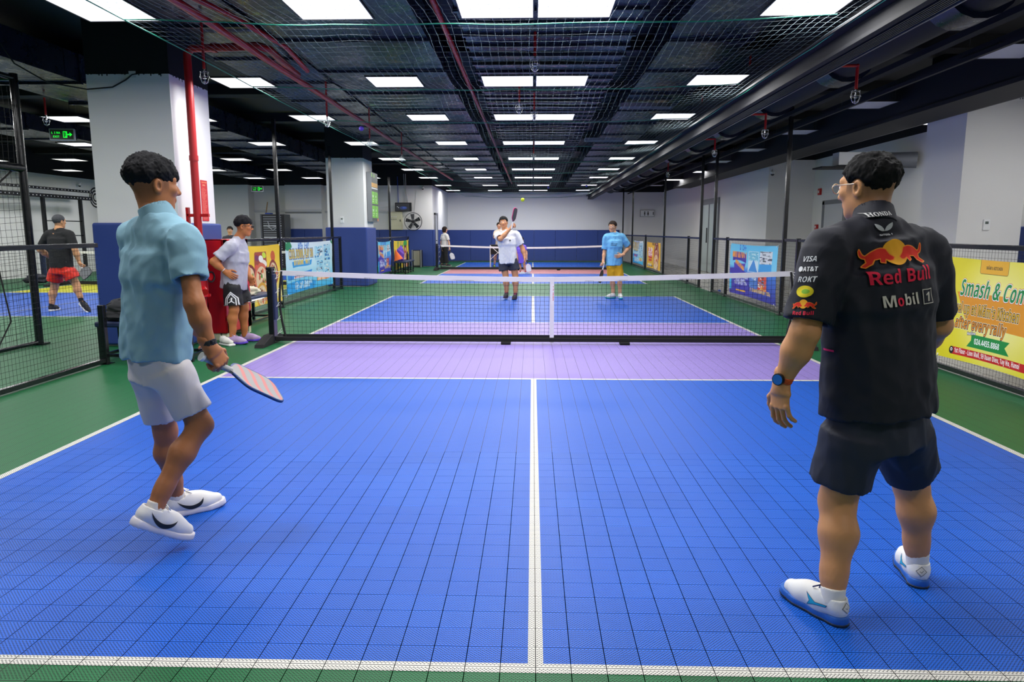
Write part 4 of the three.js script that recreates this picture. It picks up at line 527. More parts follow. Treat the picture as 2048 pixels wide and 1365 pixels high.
{ const t = thing('equipment_rack', 'tall black equipment rack with perforated door in the left hall', 'rack'), x0 = -10.2, x1 = -9.3, z0 = -18.9, z1 = -18.2; obj('cabinet', gb().box(x0, 0, z0, x1, 2.02, z1 - 0.02).box(x0, 0, z1 - 0.02, x0 + 0.06, 2.02, z1), mat('#5d6064', 0.5), t); obj('door', gb().box(x0 + 0.06, 0.03, z1 - 0.02, x1, 2.0, z1 + 0.015), M.black, t); for (let k = 0; k < 22; k++) { obj('equipment_unit', gb().box(x0 + 0.12, 0.12 + k * 0.085, z1 + 0.015, x1 - 0.1, 0.165 + k * 0.085, z1 + 0.03), k % 5 === 2 ? M.lightGrey : M.grey, t); } obj('cables', gb().path([V(-9.9, 1.75, -18.15), V(-9.8, 1.5, -18.1), V(-9.6, 1.55, -18.12), V(-9.5, 1.4, -18.15)], 0.012, 5).path([V(-9.95, 1.6, -18.15), V(-9.7, 1.42, -18.1), V(-9.45, 1.6, -18.14)], 0.012, 5), M.lightGrey, t); obj('tray_on_top', gb().rbox(-10.05, 2.02, -18.6, -9.85, 2.07, -18.3, 0.01), mat('#2a50b8', 0.5), t); }
solo('broom_pole', 'wooden broom pole leaning beside the equipment rack', 'pole', gb().cyl(V(-10.5, 0, -18.6), V(-10.2, 2.5, -19.05), 0.018), M.wood);
// folding chair and door fittings at the far end
{ const t = thing('folding_ball_stand', 'white framed folding ball hopper with black bag behind the far net', 'ball hopper'), x = -1.35, z = -19.3, w = 0.3; const L = V; for (const s of [-1, 1]) for (const d of [-0.14, 0.14]) obj('leg', gb().cyl(L(x + s * w, 0, z + d), L(x + s * w, 0.86, z + d), 0.016), M.plasticWhite, t); obj('cross_braces', gb().cyl(L(x - w, 0.3, z + 0.16), L(x + w, 0.84, z + 0.16), 0.012).cyl(L(x + w, 0.3, z + 0.16), L(x - w, 0.84, z + 0.16), 0.012), M.plasticWhite, t); obj('bag', gb().rbox(x - w, 0.5, z - 0.14, x + w, 0.88, z + 0.13, 0.03), M.rubber, t); }
{ const t = thing('restroom_sign', 'white restroom sign with two black figures on the right wall', 'sign'); const s = tex(canvas(200, 96, (c) => { c.fillStyle = '#e9eaea'; c.fillRect(0, 0, 200, 96); c.fillStyle = '#111'; for (const x of [62, 112]) { c.beginPath(); c.arc(x, 26, 9, 0, 7); c.fill(); c.fillRect(x - 9, 37, 18, 24); c.fillRect(x - 6, 60, 5, 24); c.fillRect(x + 1, 60, 5, 24); } c.beginPath(); c.moveTo(98, 64); c.lineTo(126, 64); c.lineTo(112, 36); c.fill(); c.fillRect(182, 26, 10, 44); })); t.position.set(5.25, 2.2, -24.95); obj('plate', gb().rbox(-0.32, -0.15, -0.03, 0.32, 0.15, 0.01, 0.006), M.black, t); obj('printed_face', gb().quad(V(-0.31, -0.14, 0.0115), V(0.31, -0.14, 0.0115), V(0.31, 0.14, 0.0115), V(-0.31, 0.14, 0.0115), [0, 0, 1, 0, 1, 1, 0, 1]), mat('#fff', 0.5, { map: s }), t); }
for (const [y, z, h, l] of [[2.35, -9.55, 0.16, 'small red fire alarm strobe high on the right wall'], [1.49, -9.62, 0.12, 'small red fire call point low on the right wall']]) { const t = thing('fire_alarm', l, 'fire alarm'); t.position.set(7.1, y, z); obj('case', gb().rbox(-0.05, -h / 2, -0.07, 0, h / 2, 0.07, 0.008), M.redPaint, t); obj('lens', gb().rbox(-0.058, -0.03, -0.03, -0.048, 0.03, 0.03, 0.004), M.plasticWhite, t); }
function camDome(label, x, y, z) { const t = thing('security_camera', label, 'camera'); t.position.set(x, y, z); obj('base', gb().cyl(V(0, 0, 0), V(0, -0.05, 0), 0.06, 0.055, 16), M.plasticWhite, t); obj('dome', gb().add(new THREE.SphereGeometry(0.045, 16, 10, 0, 6.2832, 1.57, 1.57), new THREE.Matrix4().makeTranslation(0, -0.05, 0)), M.glassDark, t); obj('bracket', gb().bar(V(-0.01, 0, 0), V(0.02, 0.06, -0.08), 0.03, 0.03), M.plasticWhite, t); }
camDome('white dome camera at the corner of the right wall', 6.02, 2.86, -9.93); camDome('white dome camera above the fan wall corner', -4.3, 3.08, -19.7); camDome('white dome camera on the left hall wall', -15.2, 2.95, -15.4);
// ---------------------------------------------------------------- left hall: net cage, gym rig, mats, wall emblem
{
  const t = thing('batting_cage', 'tall black net cage with tubular posts at the left edge', 'cage'), x = -6.08;
  for (const [px, pz] of [[x, 0.2], [x, 3.6], [-8.6, 0.2]]) obj('post', gb().cyl(V(px, 0, pz), V(px, 3.2, pz), 0.045, 0.045, 12).box(px - 0.08, 0, pz - 0.08, px + 0.08, 0.02, pz + 0.08), M.steelBlack, t);
  for (const [a, b, r] of [[V(x, 3.15, 0.2), V(x, 3.15, 3.6), 0.03], [V(x, 3.15, 0.2), V(-8.6, 3.15, 0.2), 0.03], [V(x, 0.03, 0.2), V(x, 0.03, 3.6), 0.025], [V(x, 2.12, 0.2), V(x, 2.12, 3.6), 0.05]]) obj('rail', gb().cyl(a, b, r), M.steelBlack, t); obj('brace', gb().cyl(V(x, 1.6, 1.1), V(x, 2.1, 0.35), 0.012), M.rope, t);
  const g = gb(), r = 0.0022, P = (u, y) => V(x + 0.03 * noise(u * 1.2, y * 1.3, 4), y - 0.03 * Math.abs(Math.sin(u * 2.4)), 0.22 + u); for (let u = 0; u < 3.36; u += 0.09) { let p = null; for (let y = 0.04; y < 3.2; y += 0.2) { const q = P(u + 0.012 * noise(u * 7, y * 3, 1), y); if (p) g.wire(p, q, r); p = q; } } for (let y = 0.06; y < 3.2; y += 0.075) { let p = null; for (let u = 0; u < 3.37; u += 0.28) { const q = P(u, y + 0.02 * noise(u * 2, y * 9, 7)); if (p) g.wire(p, q, r); p = q; } }
  stuff(obj('cage_net', g, M.rope, t)); obj('hanging_cord', gb().path([V(x, 2.5, 0.9), V(x + 0.05, 1.7, 0.75), V(x + 0.03, 1.0, 0.8), V(x + 0.04, 0.35, 0.7), V(x, 0.06, 0.9)], 0.009, 5), M.rope, t);
}
{
  const t = thing('training_rig', 'black steel training rig with perforated beam along the left wall', 'rig'), x = -14.6; obj('beam', gb().box(x - 0.05, 2.38, -15.0, x + 0.05, 2.5, 2).box(x - 0.05, 2.62, -15.0, x + 0.05, 2.7, 2), M.steelBlack, t); const h = gb(); for (let z = -14.9; z < 2; z += 0.16) h.cyl(V(x + 0.05, 2.66, z), V(x + 0.053, 2.66, z), 0.016, 0.016, 8).cyl(V(x + 0.05, 2.44, z + 0.05), V(x + 0.053, 2.44, z + 0.05), 0.016, 0.016, 8); obj('hole_pattern', h, M.lightGrey, t);
  for (const z of [-14.4, -12.6, -10.4, -7.2, -4]) obj('upright', gb().box(x - 0.045, 0, z - 0.045, x + 0.045, 2.4, z + 0.045), M.steelBlack, t); for (const [a, b, y] of [[-14.4, -12.6, 1.7], [-14.4, -12.6, 1.25]]) obj('cross_bar', gb().cyl(V(x, y, a), V(x, y, b), 0.016), M.steelBlack, t);
}
solo('weight_bench', 'low navy bench by the left wall', 'bench', gb().rbox(-13.9, 0.9, -11.6, -13.5, 0.96, -10.4, 0.02).box(-13.75, 0, -11.1, -13.65, 0.9, -11.0), M.seat);
solo('gym_bag', 'dark bag with a pink towel on the floor by the left wall', 'bag', lump(-13.0, 0.13, -9.7, 0.3, 0.14, 0.2, 33, 0.3), mat('#2b2c36', 0.8));
{ const t = thing('wall_emblem', 'black concentric ring emblem on the white left wall', 'emblem'); for (const r of [0.1, 0.2, 0.3]) obj('ring', gb().add(new THREE.RingGeometry(r, r + 0.05, 40), new THREE.Matrix4().makeRotationY(Math.PI / 2).setPosition(-15.29, 2.55, -16.4)), M.black, t); }
// shoes left on the floor by the column and cones
// ---------------------------------------------------------------- implicit surfaces: round cones, elliptic tubes, ellipsoids, meshed by surface nets
const smin = (a, b, k) => { const h = k - Math.abs(a - b); return h > 0 ? Math.min(a, b) - (h * h) / (4 * k) : Math.min(a, b); };
function cone(a, b, ra, rb = ra, k) {
  a = vv(a); b = vv(b); const ax = a.x, ay = a.y, az = a.z, dx = b.x - ax, dy = b.y - ay, dz = b.z - az, L2 = dx * dx + dy * dy + dz * dz || 1e-9, r = Math.max(ra, rb);
  return { k, f: (x, y, z) => { const qx = x - ax, qy = y - ay, qz = z - az, t = clamp((qx * dx + qy * dy + qz * dz) / L2, 0, 1); return Math.hypot(qx - t * dx, qy - t * dy, qz - t * dz) - (ra + (rb - ra) * t); }, lo: V(Math.min(ax, b.x) - r, Math.min(ay, b.y) - r, Math.min(az, b.z) - r), hi: V(Math.max(ax, b.x) + r, Math.max(ay, b.y) + r, Math.max(az, b.z) + r) };
}
function tube(a, b, side, wa, da, wb, db, k) {           // elliptic tube with flat ends; side gives the wide axis
  a = vv(a); b = vv(b); const n = b.clone().sub(a), L = n.length(); n.normalize(); const s = vv(side).addScaledVector(n, -vv(side).dot(n)).normalize(), f = n.clone().cross(s), r = Math.max(wa, wb, da, db);
  return { k, f: (x, y, z) => { const qx = x - a.x, qy = y - a.y, qz = z - a.z, t = qx * n.x + qy * n.y + qz * n.z, u = qx * s.x + qy * s.y + qz * s.z, v = qx * f.x + qy * f.y + qz * f.z, h = clamp(t / L, 0, 1), w = wa + (wb - wa) * h, d = da + (db - da) * h, k0 = Math.hypot(u / w, v / d), k1 = Math.hypot(u / (w * w), v / (d * d)) || 1, rad = k0 < 1e-4 ? -Math.min(w, d) : (k0 * (k0 - 1)) / k1, cap = Math.max(-t, t - L); return rad > 0 && cap > 0 ? Math.hypot(rad, cap) : Math.max(rad, cap); }, lo: V(Math.min(a.x, b.x) - r, Math.min(a.y, b.y) - r, Math.min(a.z, b.z) - r), hi: V(Math.max(a.x, b.x) + r, Math.max(a.y, b.y) + r, Math.max(a.z, b.z) + r) };
}
function fieldOf(prims, k, disp) { return (x, y, z) => { let d = 1e3; for (const p of prims) { const e = p.f(x, y, z); d = p.cut ? -smin(-d, e, p.k || 0.008) : smin(d, e, p.k || k); } return disp && d < 0.06 ? d + disp(x, y, z) : d; }; }
function boundsOf(prims, pad) { const lo = V(1e3, 1e3, 1e3), hi = V(-1e3, -1e3, -1e3); for (const p of prims) if (!p.cut) { lo.min(p.lo); hi.max(p.hi); } lo.subScalar(pad); hi.addScalar(pad); return [lo, hi]; }
function surfNet(F, lo, hi, h, color) {
  const nx = Math.ceil((hi.x - lo.x) / h) + 2, ny = Math.ceil((hi.y - lo.y) / h) + 2, nz = Math.ceil((hi.z - lo.z) / h) + 2, D = new Float32Array(nx * ny * nz), B = 4, id = (i, j, k) => (k * ny + j) * nx + i;
  for (let k = 0; k < nz; k += B) for (let j = 0; j < ny; j += B) for (let i = 0; i < nx; i += B) {
    const c = F(lo.x + (i + 1.5) * h, lo.y + (j + 1.5) * h, lo.z + (k + 1.5) * h), far = Math.abs(c) > h * 6.5;
    for (let w = k; w < Math.min(k + B, nz); w++) for (let v = j; v < Math.min(j + B, ny); v++) for (let u = i; u < Math.min(i + B, nx); u++) D[id(u, v, w)] = far ? c : F(lo.x + u * h, lo.y + v * h, lo.z + w * h);
  }
  const at = new Int32Array(nx * ny * nz).fill(-1), P = [], I = [], val = new Float32Array(8);
  for (let k = 0; k < nz - 1; k++) for (let j = 0; j < ny - 1; j++) for (let i = 0; i < nx - 1; i++) {
    let m = 0; for (let c = 0; c < 8; c++) { val[c] = D[id(i + (c & 1), j + ((c >> 1) & 1), k + (c >> 2))]; if (val[c] < 0) m |= 1 << c; }
    if (m === 0 || m === 255) continue;
    let n = 0, sx = 0, sy = 0, sz = 0;
    for (let c = 0; c < 8; c++) for (let b = 1; b < 8; b <<= 1) { if (c & b) continue; const e = c | b; if ((val[c] < 0) === (val[e] < 0)) continue; const t = val[c] / (val[c] - val[e]); sx += (c & 1) + (b === 1 ? t : 0); sy += ((c >> 1) & 1) + (b === 2 ? t : 0); sz += (c >> 2) + (b === 4 ? t : 0); n++; }
    at[id(i, j, k)] = P.length / 3; P.push(lo.x + (i + sx / n) * h, lo.y + (j + sy / n) * h, lo.z + (k + sz / n) * h);
  }
  for (let k = 1; k < nz - 1; k++) for (let j = 1; j < ny - 1; j++) for (let i = 1; i < nx - 1; i++) {
    const s = D[id(i, j, k)] < 0, q = (a, b, c, d, flip) => { if (a < 0 || b < 0 || c < 0 || d < 0) return; flip ? I.push(a, c, b, a, d, c) : I.push(a, b, c, a, c, d); };
    if (s !== D[id(i + 1, j, k)] < 0) q(at[id(i, j - 1, k - 1)], at[id(i, j, k - 1)], at[id(i, j, k)], at[id(i, j - 1, k)], !s);
    if (s !== D[id(i, j + 1, k)] < 0) q(at[id(i - 1, j, k - 1)], at[id(i - 1, j, k)], at[id(i, j, k)], at[id(i, j, k - 1)], !s);
    if (s !== D[id(i, j, k + 1)] < 0) q(at[id(i - 1, j - 1, k)], at[id(i, j - 1, k)], at[id(i, j, k)], at[id(i - 1, j, k)], !s);
  }
  const g = new THREE.BufferGeometry(); g.setAttribute('position', new THREE.Float32BufferAttribute(P, 3)); g.setIndex(I); g.computeVertexNormals();
  if (color) { const C = new Float32Array(P.length), c = new THREE.Color(); for (let k = 0; k < P.length; k += 3) { color(c, P[k], P[k + 1], P[k + 2]); C[k] = c.r; C[k + 1] = c.g; C[k + 2] = c.b; } g.setAttribute('color', new THREE.Float32BufferAttribute(C, 3)); }
  return g;
}
function net(prims, k, h, color, disp, pad = 0.02) { const [lo, hi] = boundsOf(prims, pad); return surfNet(fieldOf(prims, k, disp), lo, hi, h, color); }
function joined(list) { // several implicit meshes as one body
  const P = [], N = [], C = [], I = []; for (const g of list) { const at = P.length / 3; for (const [A, n] of [[P, 'position'], [N, 'normal'], [C, 'color']]) { const a = g.attributes[n].array; for (let k = 0; k < a.length; k++) A.push(a[k]); } for (let k = 0; k < g.index.count; k++) I.push(at + g.index.array[k]); }
  const g = new THREE.BufferGeometry(); g.setAttribute('position', new THREE.Float32BufferAttribute(P, 3)); g.setAttribute('normal', new THREE.Float32BufferAttribute(N, 3)); g.setAttribute('color', new THREE.Float32BufferAttribute(C, 3)); g.setIndex(I); return g;
}
// a print laid onto a cloth surface: a small grid pressed along n onto the field
function decal(name, F, o, u, v, n, w, h, texture, parent, nx = 36, ny = 36, lift = 0.003) {
  n = vv(n).normalize(); u = vv(u); u.addScaledVector(n, -u.dot(n)).normalize(); v = n.clone().cross(u).normalize(); if (v.y < 0) v.negate();
  const g = new THREE.PlaneGeometry(w, h, nx, ny), P = g.attributes.position;
  for (let k = 0; k < P.count; k++) { const p = vv(o).addScaledVector(u, P.getX(k)).addScaledVector(v, P.getY(k)).addScaledVector(n, -0.22); for (let s = 0; s < 60; s++) { const d = F(p.x, p.y, p.z) - lift; if (d < 0.0003) break; p.addScaledVector(n, Math.min(d, 0.03)); } P.setXYZ(k, p.x, p.y, p.z); }
  g.computeVertexNormals();
  return obj(name, g, mat('#ffffff', 0.75, { map: texture, transparent: true, side: THREE.DoubleSide }), parent);
}
// ---------------------------------------------------------------- people
function handPrims(W, D, N, left, s, curl, spread = 0.06) {
  D = vv(D).normalize(); N = vv(N).addScaledVector(D, -vv(N).dot(D)).normalize(); const T = D.clone().cross(N).multiplyScalar(left ? -1 : 1), at = (d, t, n) => vv(W).addScaledVector(D, d * s).addScaledVector(T, t * s).addScaledVector(N, n * s), out = [];
  out.push({ ...tube(at(-0.01, 0, 0), at(0.035, 0, 0), T, 0.028 * s, 0.02 * s, 0.038 * s, 0.018 * s), k: 0.02 }, { ...tube(at(0.03, 0, 0), at(0.088, 0, 0.002), T, 0.038 * s, 0.016 * s, 0.041 * s, 0.012 * s), k: 0.015 }, cone(at(-0.04, 0, 0), at(0.01, 0, 0), 0.028 * s, 0.026 * s, 0.02), cone(at(0.02, 0.02, 0.01), at(0.045, 0.03, 0.012), 0.017 * s, 0.014 * s, 0.012));
  const len = [[0.042, 0.026, 0.02], [0.047, 0.029, 0.021], [0.043, 0.027, 0.021], [0.034, 0.02, 0.018]];
  len.forEach((L, f) => { let p = at(0.086 - (f === 3 ? 0.008 : f === 0 ? 0.003 : 0), 0.03 - f * 0.0205, 0), a = curl * (0.75 + 0.08 * f), r = 0.0092 * s; L.forEach((l, j) => { const sp = spread * (1.5 - f), d = D.clone().multiplyScalar(Math.cos(a)).addScaledVector(N, Math.sin(a)).addScaledVector(T, sp * Math.max(0, Math.cos(a))).normalize(), q = p.clone().addScaledVector(d, l * s); out.push(cone(p, q, r, r * 0.92, j ? 0.003 : 0.006)); p = q; r *= 0.92; a += curl * (j ? 0.75 : 1.0); }); });
  { let p = at(0.03, 0.032, 0.006), r = 0.0115 * s; [[0.04, 0.62, 0.62, 0.35], [0.032, 0.85, 0.25, 0.45 + curl * 0.2], [0.024, 0.85, 0.05 - curl * 0.15, 0.5 + curl * 0.3]].forEach(([l, d, t, n]) => { const q = p.clone().addScaledVector(D.clone().multiplyScalar(d).addScaledVector(T, t).addScaledVector(N, n * Math.min(1, 0.3 + curl)).normalize(), l * s); out.push(cone(p, q, r, r * 0.9, 0.006)); p = q; r *= 0.9; }); }
  return out;
}
function person(o) {
  const J = {}; for (const k in o.J) J[k] = vv(o.J[k]);
  const s = o.s || 1, b = o.b || 1, t = thing('person', o.label, 'person'), S = J.sR.clone().sub(J.sL).normalize(), HS = J.hR.clone().sub(J.hL).normalize(), ms = lerpV(J.sL, J.sR, 0.5), mh = lerpV(J.hL, J.hR, 0.5), U = J.nk.clone().sub(mh).normalize(), F = vv(o.F).normalize(), hF = vv(o.hF || o.F).normalize(), hU0 = vv(o.hU || [0, 1, 0]), hS = hF.clone().cross(hU0).normalize(), hU = hS.clone().cross(hF).normalize(), hs = (o.hs || 1) * s, h = o.cell || 0.01;
  const skin = new THREE.Color(o.skin), hairC = new THREE.Color(o.hair.color), lipC = skin.clone().lerp(new THREE.Color('#9a3a38'), 0.45), tone = (c, x, y, z) => c.copy(skin).multiplyScalar(1 + 0.07 * noise(x * 22, y * 22, z * 22));
  const ab = (p, d, q) => p.clone().addScaledVector(q, d), waist = lerpV(ms, mh, 0.6), sh = J.sL.distanceTo(J.sR) / 2;
  // body, head and hands: one continuous skin mesh
  const arm = (sd) => [cone(J['s' + sd], J['e' + sd], 0.045 * s * b, 0.041 * s * b), cone(J['e' + sd], lerpV(J['e' + sd], J['w' + sd], 0.35), 0.04 * s * b, 0.042 * s * b), cone(lerpV(J['e' + sd], J['w' + sd], 0.35), J['w' + sd], 0.042 * s * b, 0.027 * s)];
  const leg = (sd) => { const k = J['k' + sd], a = J['a' + sd], fw = vv(o.F).setY(0).normalize(), calf = lerpV(k, a, 0.33).addScaledVector(fw, -0.014 * s); return [cone(J['h' + sd], k, 0.085 * s * b, 0.055 * s * b), cone(k, calf, 0.052 * s * b, 0.057 * s * b, 0.03), cone(calf, lerpV(k, a, 0.8), 0.057 * s * b, 0.037 * s * b, 0.03), cone(lerpV(k, a, 0.75), ab(a, -0.02 * s, V(0, 1, 0)), 0.038 * s * b, 0.037 * s)]; };
  const trunk = [tube(ab(ms, 0.03, U), waist, S, sh * 0.72, 0.095 * s * b, 0.125 * s * b, 0.09 * s * b), tube(waist, ab(mh, -0.05, U), HS, 0.125 * s * b, 0.09 * s * b, 0.14 * s * b, 0.1 * s * b), cone(J.sL, J.sR, 0.052 * s, 0.052 * s), cone(J.nk, lerpV(J.nk, J.sL, 0.75), 0.05 * s, 0.042 * s), cone(J.nk, lerpV(J.nk, J.sR, 0.75), 0.05 * s, 0.042 * s)];
  const HC = J.hd, hp = (x, y, z) => HC.clone().addScaledVector(hS, x * hs).addScaledVector(hU, y * hs).addScaledVector(hF, z * hs), ell = (x, y, z, rx, ry, rz, k) => { const c = hp(x, y, z), a = rx * hs, e = ry * hs, g = rz * hs, r = Math.max(a, e, g); return { k, f: (X, Y, Z) => { const qx = X - c.x, qy = Y - c.y, qz = Z - c.z, u = (qx * hS.x + qy * hS.y + qz * hS.z) / a, v = (qx * hU.x + qy * hU.y + qz * hU.z) / e, w = (qx * hF.x + qy * hF.y + qz * hF.z) / g, k0 = Math.hypot(u, v, w), k1 = Math.hypot(u / a, v / e, w / g) || 1; return k0 < 1e-4 ? -Math.min(a, e, g) : (k0 * (k0 - 1)) / k1; }, lo: c.clone().subScalar(r), hi: c.clone().addScalar(r) }; };
  const neck = cone(hp(0, -0.055, -0.022), ab(J.nk, -0.03, U), 0.052 * s * (b * 0.4 + 0.6), 0.06 * s * (b * 0.4 + 0.6), 0.03);
  const head = [ell(0, 0.03, -0.014, 0.076, 0.086, 0.096), ell(0, -0.035, 0.028, 0.062 * (o.jaw || 1), 0.08, 0.064, 0.04), cone(hp(-0.045, -0.05, 0.0), hp(-0.016, -0.098, 0.058), 0.022 * hs, 0.02 * hs, 0.03), cone(hp(0.045, -0.05, 0.0), hp(0.016, -0.098, 0.058), 0.022 * hs, 0.02 * hs, 0.03), cone(hp(-0.045, 0.028, 0.07), hp(0.045, 0.028, 0.07), 0.014 * hs, 0.014 * hs, 0.02), { ...ell(-0.031, 0.006, 0.104, 0.02, 0.012, 0.018), cut: true, k: 0.012 }, { ...ell(0.031, 0.006, 0.104, 0.02, 0.012, 0.018), cut: true, k: 0.012 },
    cone(hp(0, 0.012, 0.088), hp(0, -0.028, 0.108), 0.008 * hs, 0.012 * hs, 0.01), cone(hp(-0.014, -0.032, 0.094), hp(0.014, -0.032, 0.094), 0.009 * hs, 0.009 * hs, 0.008), ell(-0.036, -0.018, 0.068, 0.026, 0.02, 0.02, 0.02), ell(0.036, -0.018, 0.068, 0.026, 0.02, 0.02, 0.02), cone(hp(-0.018, -0.059, 0.086), hp(0.018, -0.059, 0.086), 0.0065 * hs, 0.0065 * hs, 0.006), cone(hp(-0.014, -0.068, 0.085), hp(0.014, -0.068, 0.085), 0.007 * hs, 0.007 * hs, 0.006), ell(-0.031, 0.006, 0.083, 0.014, 0.011, 0.012, 0.003), ell(0.031, 0.006, 0.083, 0.014, 0.011, 0.012, 0.003)];
  for (const x of [-1, 1]) head.push(ell(x * 0.079, -0.008, -0.006, 0.012, 0.033, 0.02, 0.012), { ...ell(x * 0.088, -0.006, -0.002, 0.008, 0.018, 0.01), cut: true, k: 0.006 });
  const face = (c, x, y, z) => {
    const qx = x - HC.x, qy = y - HC.y, qz = z - HC.z, a = (qx * hS.x + qy * hS.y + qz * hS.z) / hs, e = (qx * hU.x + qy * hU.y + qz * hU.z) / hs, f = (qx * hF.x + qy * hF.y + qz * hF.z) / hs; tone(c, x, y, z);
    const ax = Math.abs(a); if (f > 0.06) { const ey = Math.hypot((ax - 0.031) / 0.0155, (e - 0.006) / 0.0075); if (ey < 1) c.set(Math.hypot(ax - 0.031, e - 0.006) < 0.0068 ? '#1a0f0a' : '#e6e0da'); else if (e > 0.0255 && e < 0.0355 && ax > 0.012 && ax < 0.052) c.lerp(hairC, 0.85); else if (e < -0.052 && e > -0.075 && ax < 0.022) c.copy(lipC); }
    else { const st = o.hair.stubble; if (st && e > -0.06 + f * 0.6 && e < 0.08 && ax < 0.0835) c.lerp(hairC, st * sstep(-0.075 + f * 0.7, -0.005 + f * 0.4, e) * (f < 0.045 ? 1 : 0)); }
  };
  const hand = (sd, H) => handPrims(J['w' + sd], H.D, H.N, sd === 'L', s * (o.handS || 1), H.curl, H.spread);
  const bodyPrims = [...trunk, ...arm('L'), ...arm('R'), ...leg('L'), ...leg('R'), neck], ht = o.headCell || h * 0.5;
  const parts = [net(bodyPrims, 0.03 * s, h, tone), net([...head, neck], 0.02 * hs, ht, face)];
  for (const sd of ['L', 'R']) if (o.hands[sd]) parts.push(net(hand(sd, o.hands[sd]), 0.006 * s, o.handCell || ht * 0.8, tone));
  obj('body', joined(parts), mat('#ffffff', 0.55, { vertexColors: true }), t);
  // hair
  { const H = o.hair, y0 = H.front ?? 0.062, yb = H.back ?? -0.062, ys = H.side ?? 0.005, th = H.th || 0.012, cran = [ell(0, 0.034 + (H.up || 0), -0.016, 0.078 + th * (H.wide || 1), 0.086 + th, 0.097 + th)]; if (H.bob) cran.push(tube(hp(0, 0.03, -0.02), hp(0, H.bob, -0.022), hS, 0.088 * hs, 0.1 * hs, 0.092 * hs, 0.098 * hs, 0.03));
    const base = fieldOf(cran, 0.03), loc = (x, y, z) => { const qx = x - HC.x, qy = y - HC.y, qz = z - HC.z; return [(qx * hS.x + qy * hS.y + qz * hS.z) / hs, (qx * hU.x + qy * hU.y + qz * hU.z) / hs, (qx * hF.x + qy * hF.y + qz * hF.z) / hs]; };
    const Fh = (x, y, z) => { const [a, e, f] = loc(x, y, z), fr = sstep(0.02, 0.075, f), bk = sstep(0.0, -0.06, f), lim = ys * (1 - fr) * (1 - bk) + y0 * fr + yb * bk + (H.fringe ? -H.fringe * fr * (0.6 + 0.4 * Math.sin(a * 90 + 1)) : 0), taper = H.taper ? H.taper * sstep(0.06, -0.04, e) * (1 - fr) : 0; let d = base(x, y, z) + taper; if (d < 0.03) d += (H.rough || 0.004) * noise(a * 55 * (H.freq || 1), e * 26 * (H.freq || 1), f * 40 * (H.freq || 1)) + (H.rough || 0.004) * 0.6 * noise(a * 160, e * 70, f * 130); const ear = Math.hypot((e + 0.004) / 0.034, (f + 0.002) / 0.026); d = Math.max(d, (lim - e) * hs + (H.ragged || 0.004) * noise(a * 75, e * 9, f * 75)); if (!H.bob || H.ear) d = Math.max(d, Math.min(0.02, (1 - ear) * 0.02)); return d; };
    const [lo, hi] = boundsOf(cran, 0.02); obj('hair', surfNet(Fh, lo, hi, ht * 0.9), phys(H.color, 0.7, { specularIntensity: 0.25 }), t); }
  // shirt
  let shirtF = null;
  const hollowed = (F0, opens, wall, dp) => (x, y, z) => { let d = F0(x, y, z); if (d < 0.02) for (const q of opens) { const tt = (x - q.c.x) * q.n.x + (y - q.c.y) * q.n.y + (z - q.c.z) * q.n.z; if (tt > -0.05 && tt < 0.04) d = Math.max(d, -Math.max(q.f(x, y, z) + dp(x, y, z) + wall, -(tt + 0.05))); } return d; };
  { const H = o.shirt, hem = ab(mh, -(H.hem ?? 0.06) * s, U), w0 = sh * (H.wc || 0.93), d0 = (H.dc || 0.128) * s, opens = [];
    const P = [cone(lerpV(ms, J.sL, 0.95), lerpV(ms, J.sR, 0.95), 0.064 * s * (H.sh || 1), 0.064 * s * (H.sh || 1)), cone(ab(J.nk, -0.025, U), lerpV(J.nk, J.sL, 0.8), 0.064 * s, 0.062 * s), cone(ab(J.nk, -0.025, U), lerpV(J.nk, J.sR, 0.8), 0.064 * s, 0.062 * s), tube(ab(ms, 0.035, U), lerpV(ms, hem, 0.32), S, sh * 0.75, d0 * 0.72, w0, d0), tube(lerpV(ms, hem, 0.13), hem, S, w0 * 0.97, d0 * 0.97, H.wh, H.dh, 0.06)];
    for (const sd of ['L', 'R']) { const e = lerpV(J['s' + sd], J['e' + sd], H.sleeve ?? 0.72), r = (H.sr || 0.064) * s, p0 = lerpV(J['s' + sd], J['e' + sd], 0.04), ax = J['e' + sd].clone().sub(J['s' + sd]).normalize(); P.push(cone(lerpV(J['s' + sd], J['e' + sd], -0.02), lerpV(J['s' + sd], J['e' + sd], 0.3), r * 0.98, r, 0.03), { ...tube(p0, e, F, r, r * 0.98, r * 1.12, r * 1.06), k: 0.03 }); opens.push({ c: e, n: ax, f: tube(p0, ab(e, 0.04, ax), F, r, r * 0.98, r * 1.12, r * 1.06).f }); }
    opens.push({ c: hem, n: U.clone().negate(), f: tube(lerpV(ms, hem, 0.13), ab(hem, -0.04, U), S, w0 * 0.97, d0 * 0.97, H.wh, H.dh).f });
    P.push({ ...cone(hp(0, -0.05, -0.02), ab(J.nk, 0.02, U), 0.057 * s, 0.057 * s), cut: true, k: 0.006 });
    const A = H.folds ?? 0.006, fx = H.seed || 0, fv = S.clone().cross(U), dp = (x, y, z) => { const X = x - mh.x, Y = y - mh.y, Z = z - mh.z, a = X * S.x + Y * S.y + Z * S.z, u = X * U.x + Y * U.y + Z * U.z, f = X * fv.x + Y * fv.y + Z * fv.z, n1 = noise(a * 13 + fx + u * 2.2, u * 1.7, f * 9), n2 = noise(a * 7 + fx, u * 8 + a * 7, f * 7 + 3), n3 = noise(a * 26 - u * 12, u * 17 + fx, f * 24); return Math.min(0.007, A * (1.3 * Math.abs(n1) - 0.45 + 0.75 * Math.abs(n2) - 0.28 + 0.28 * n3)); };
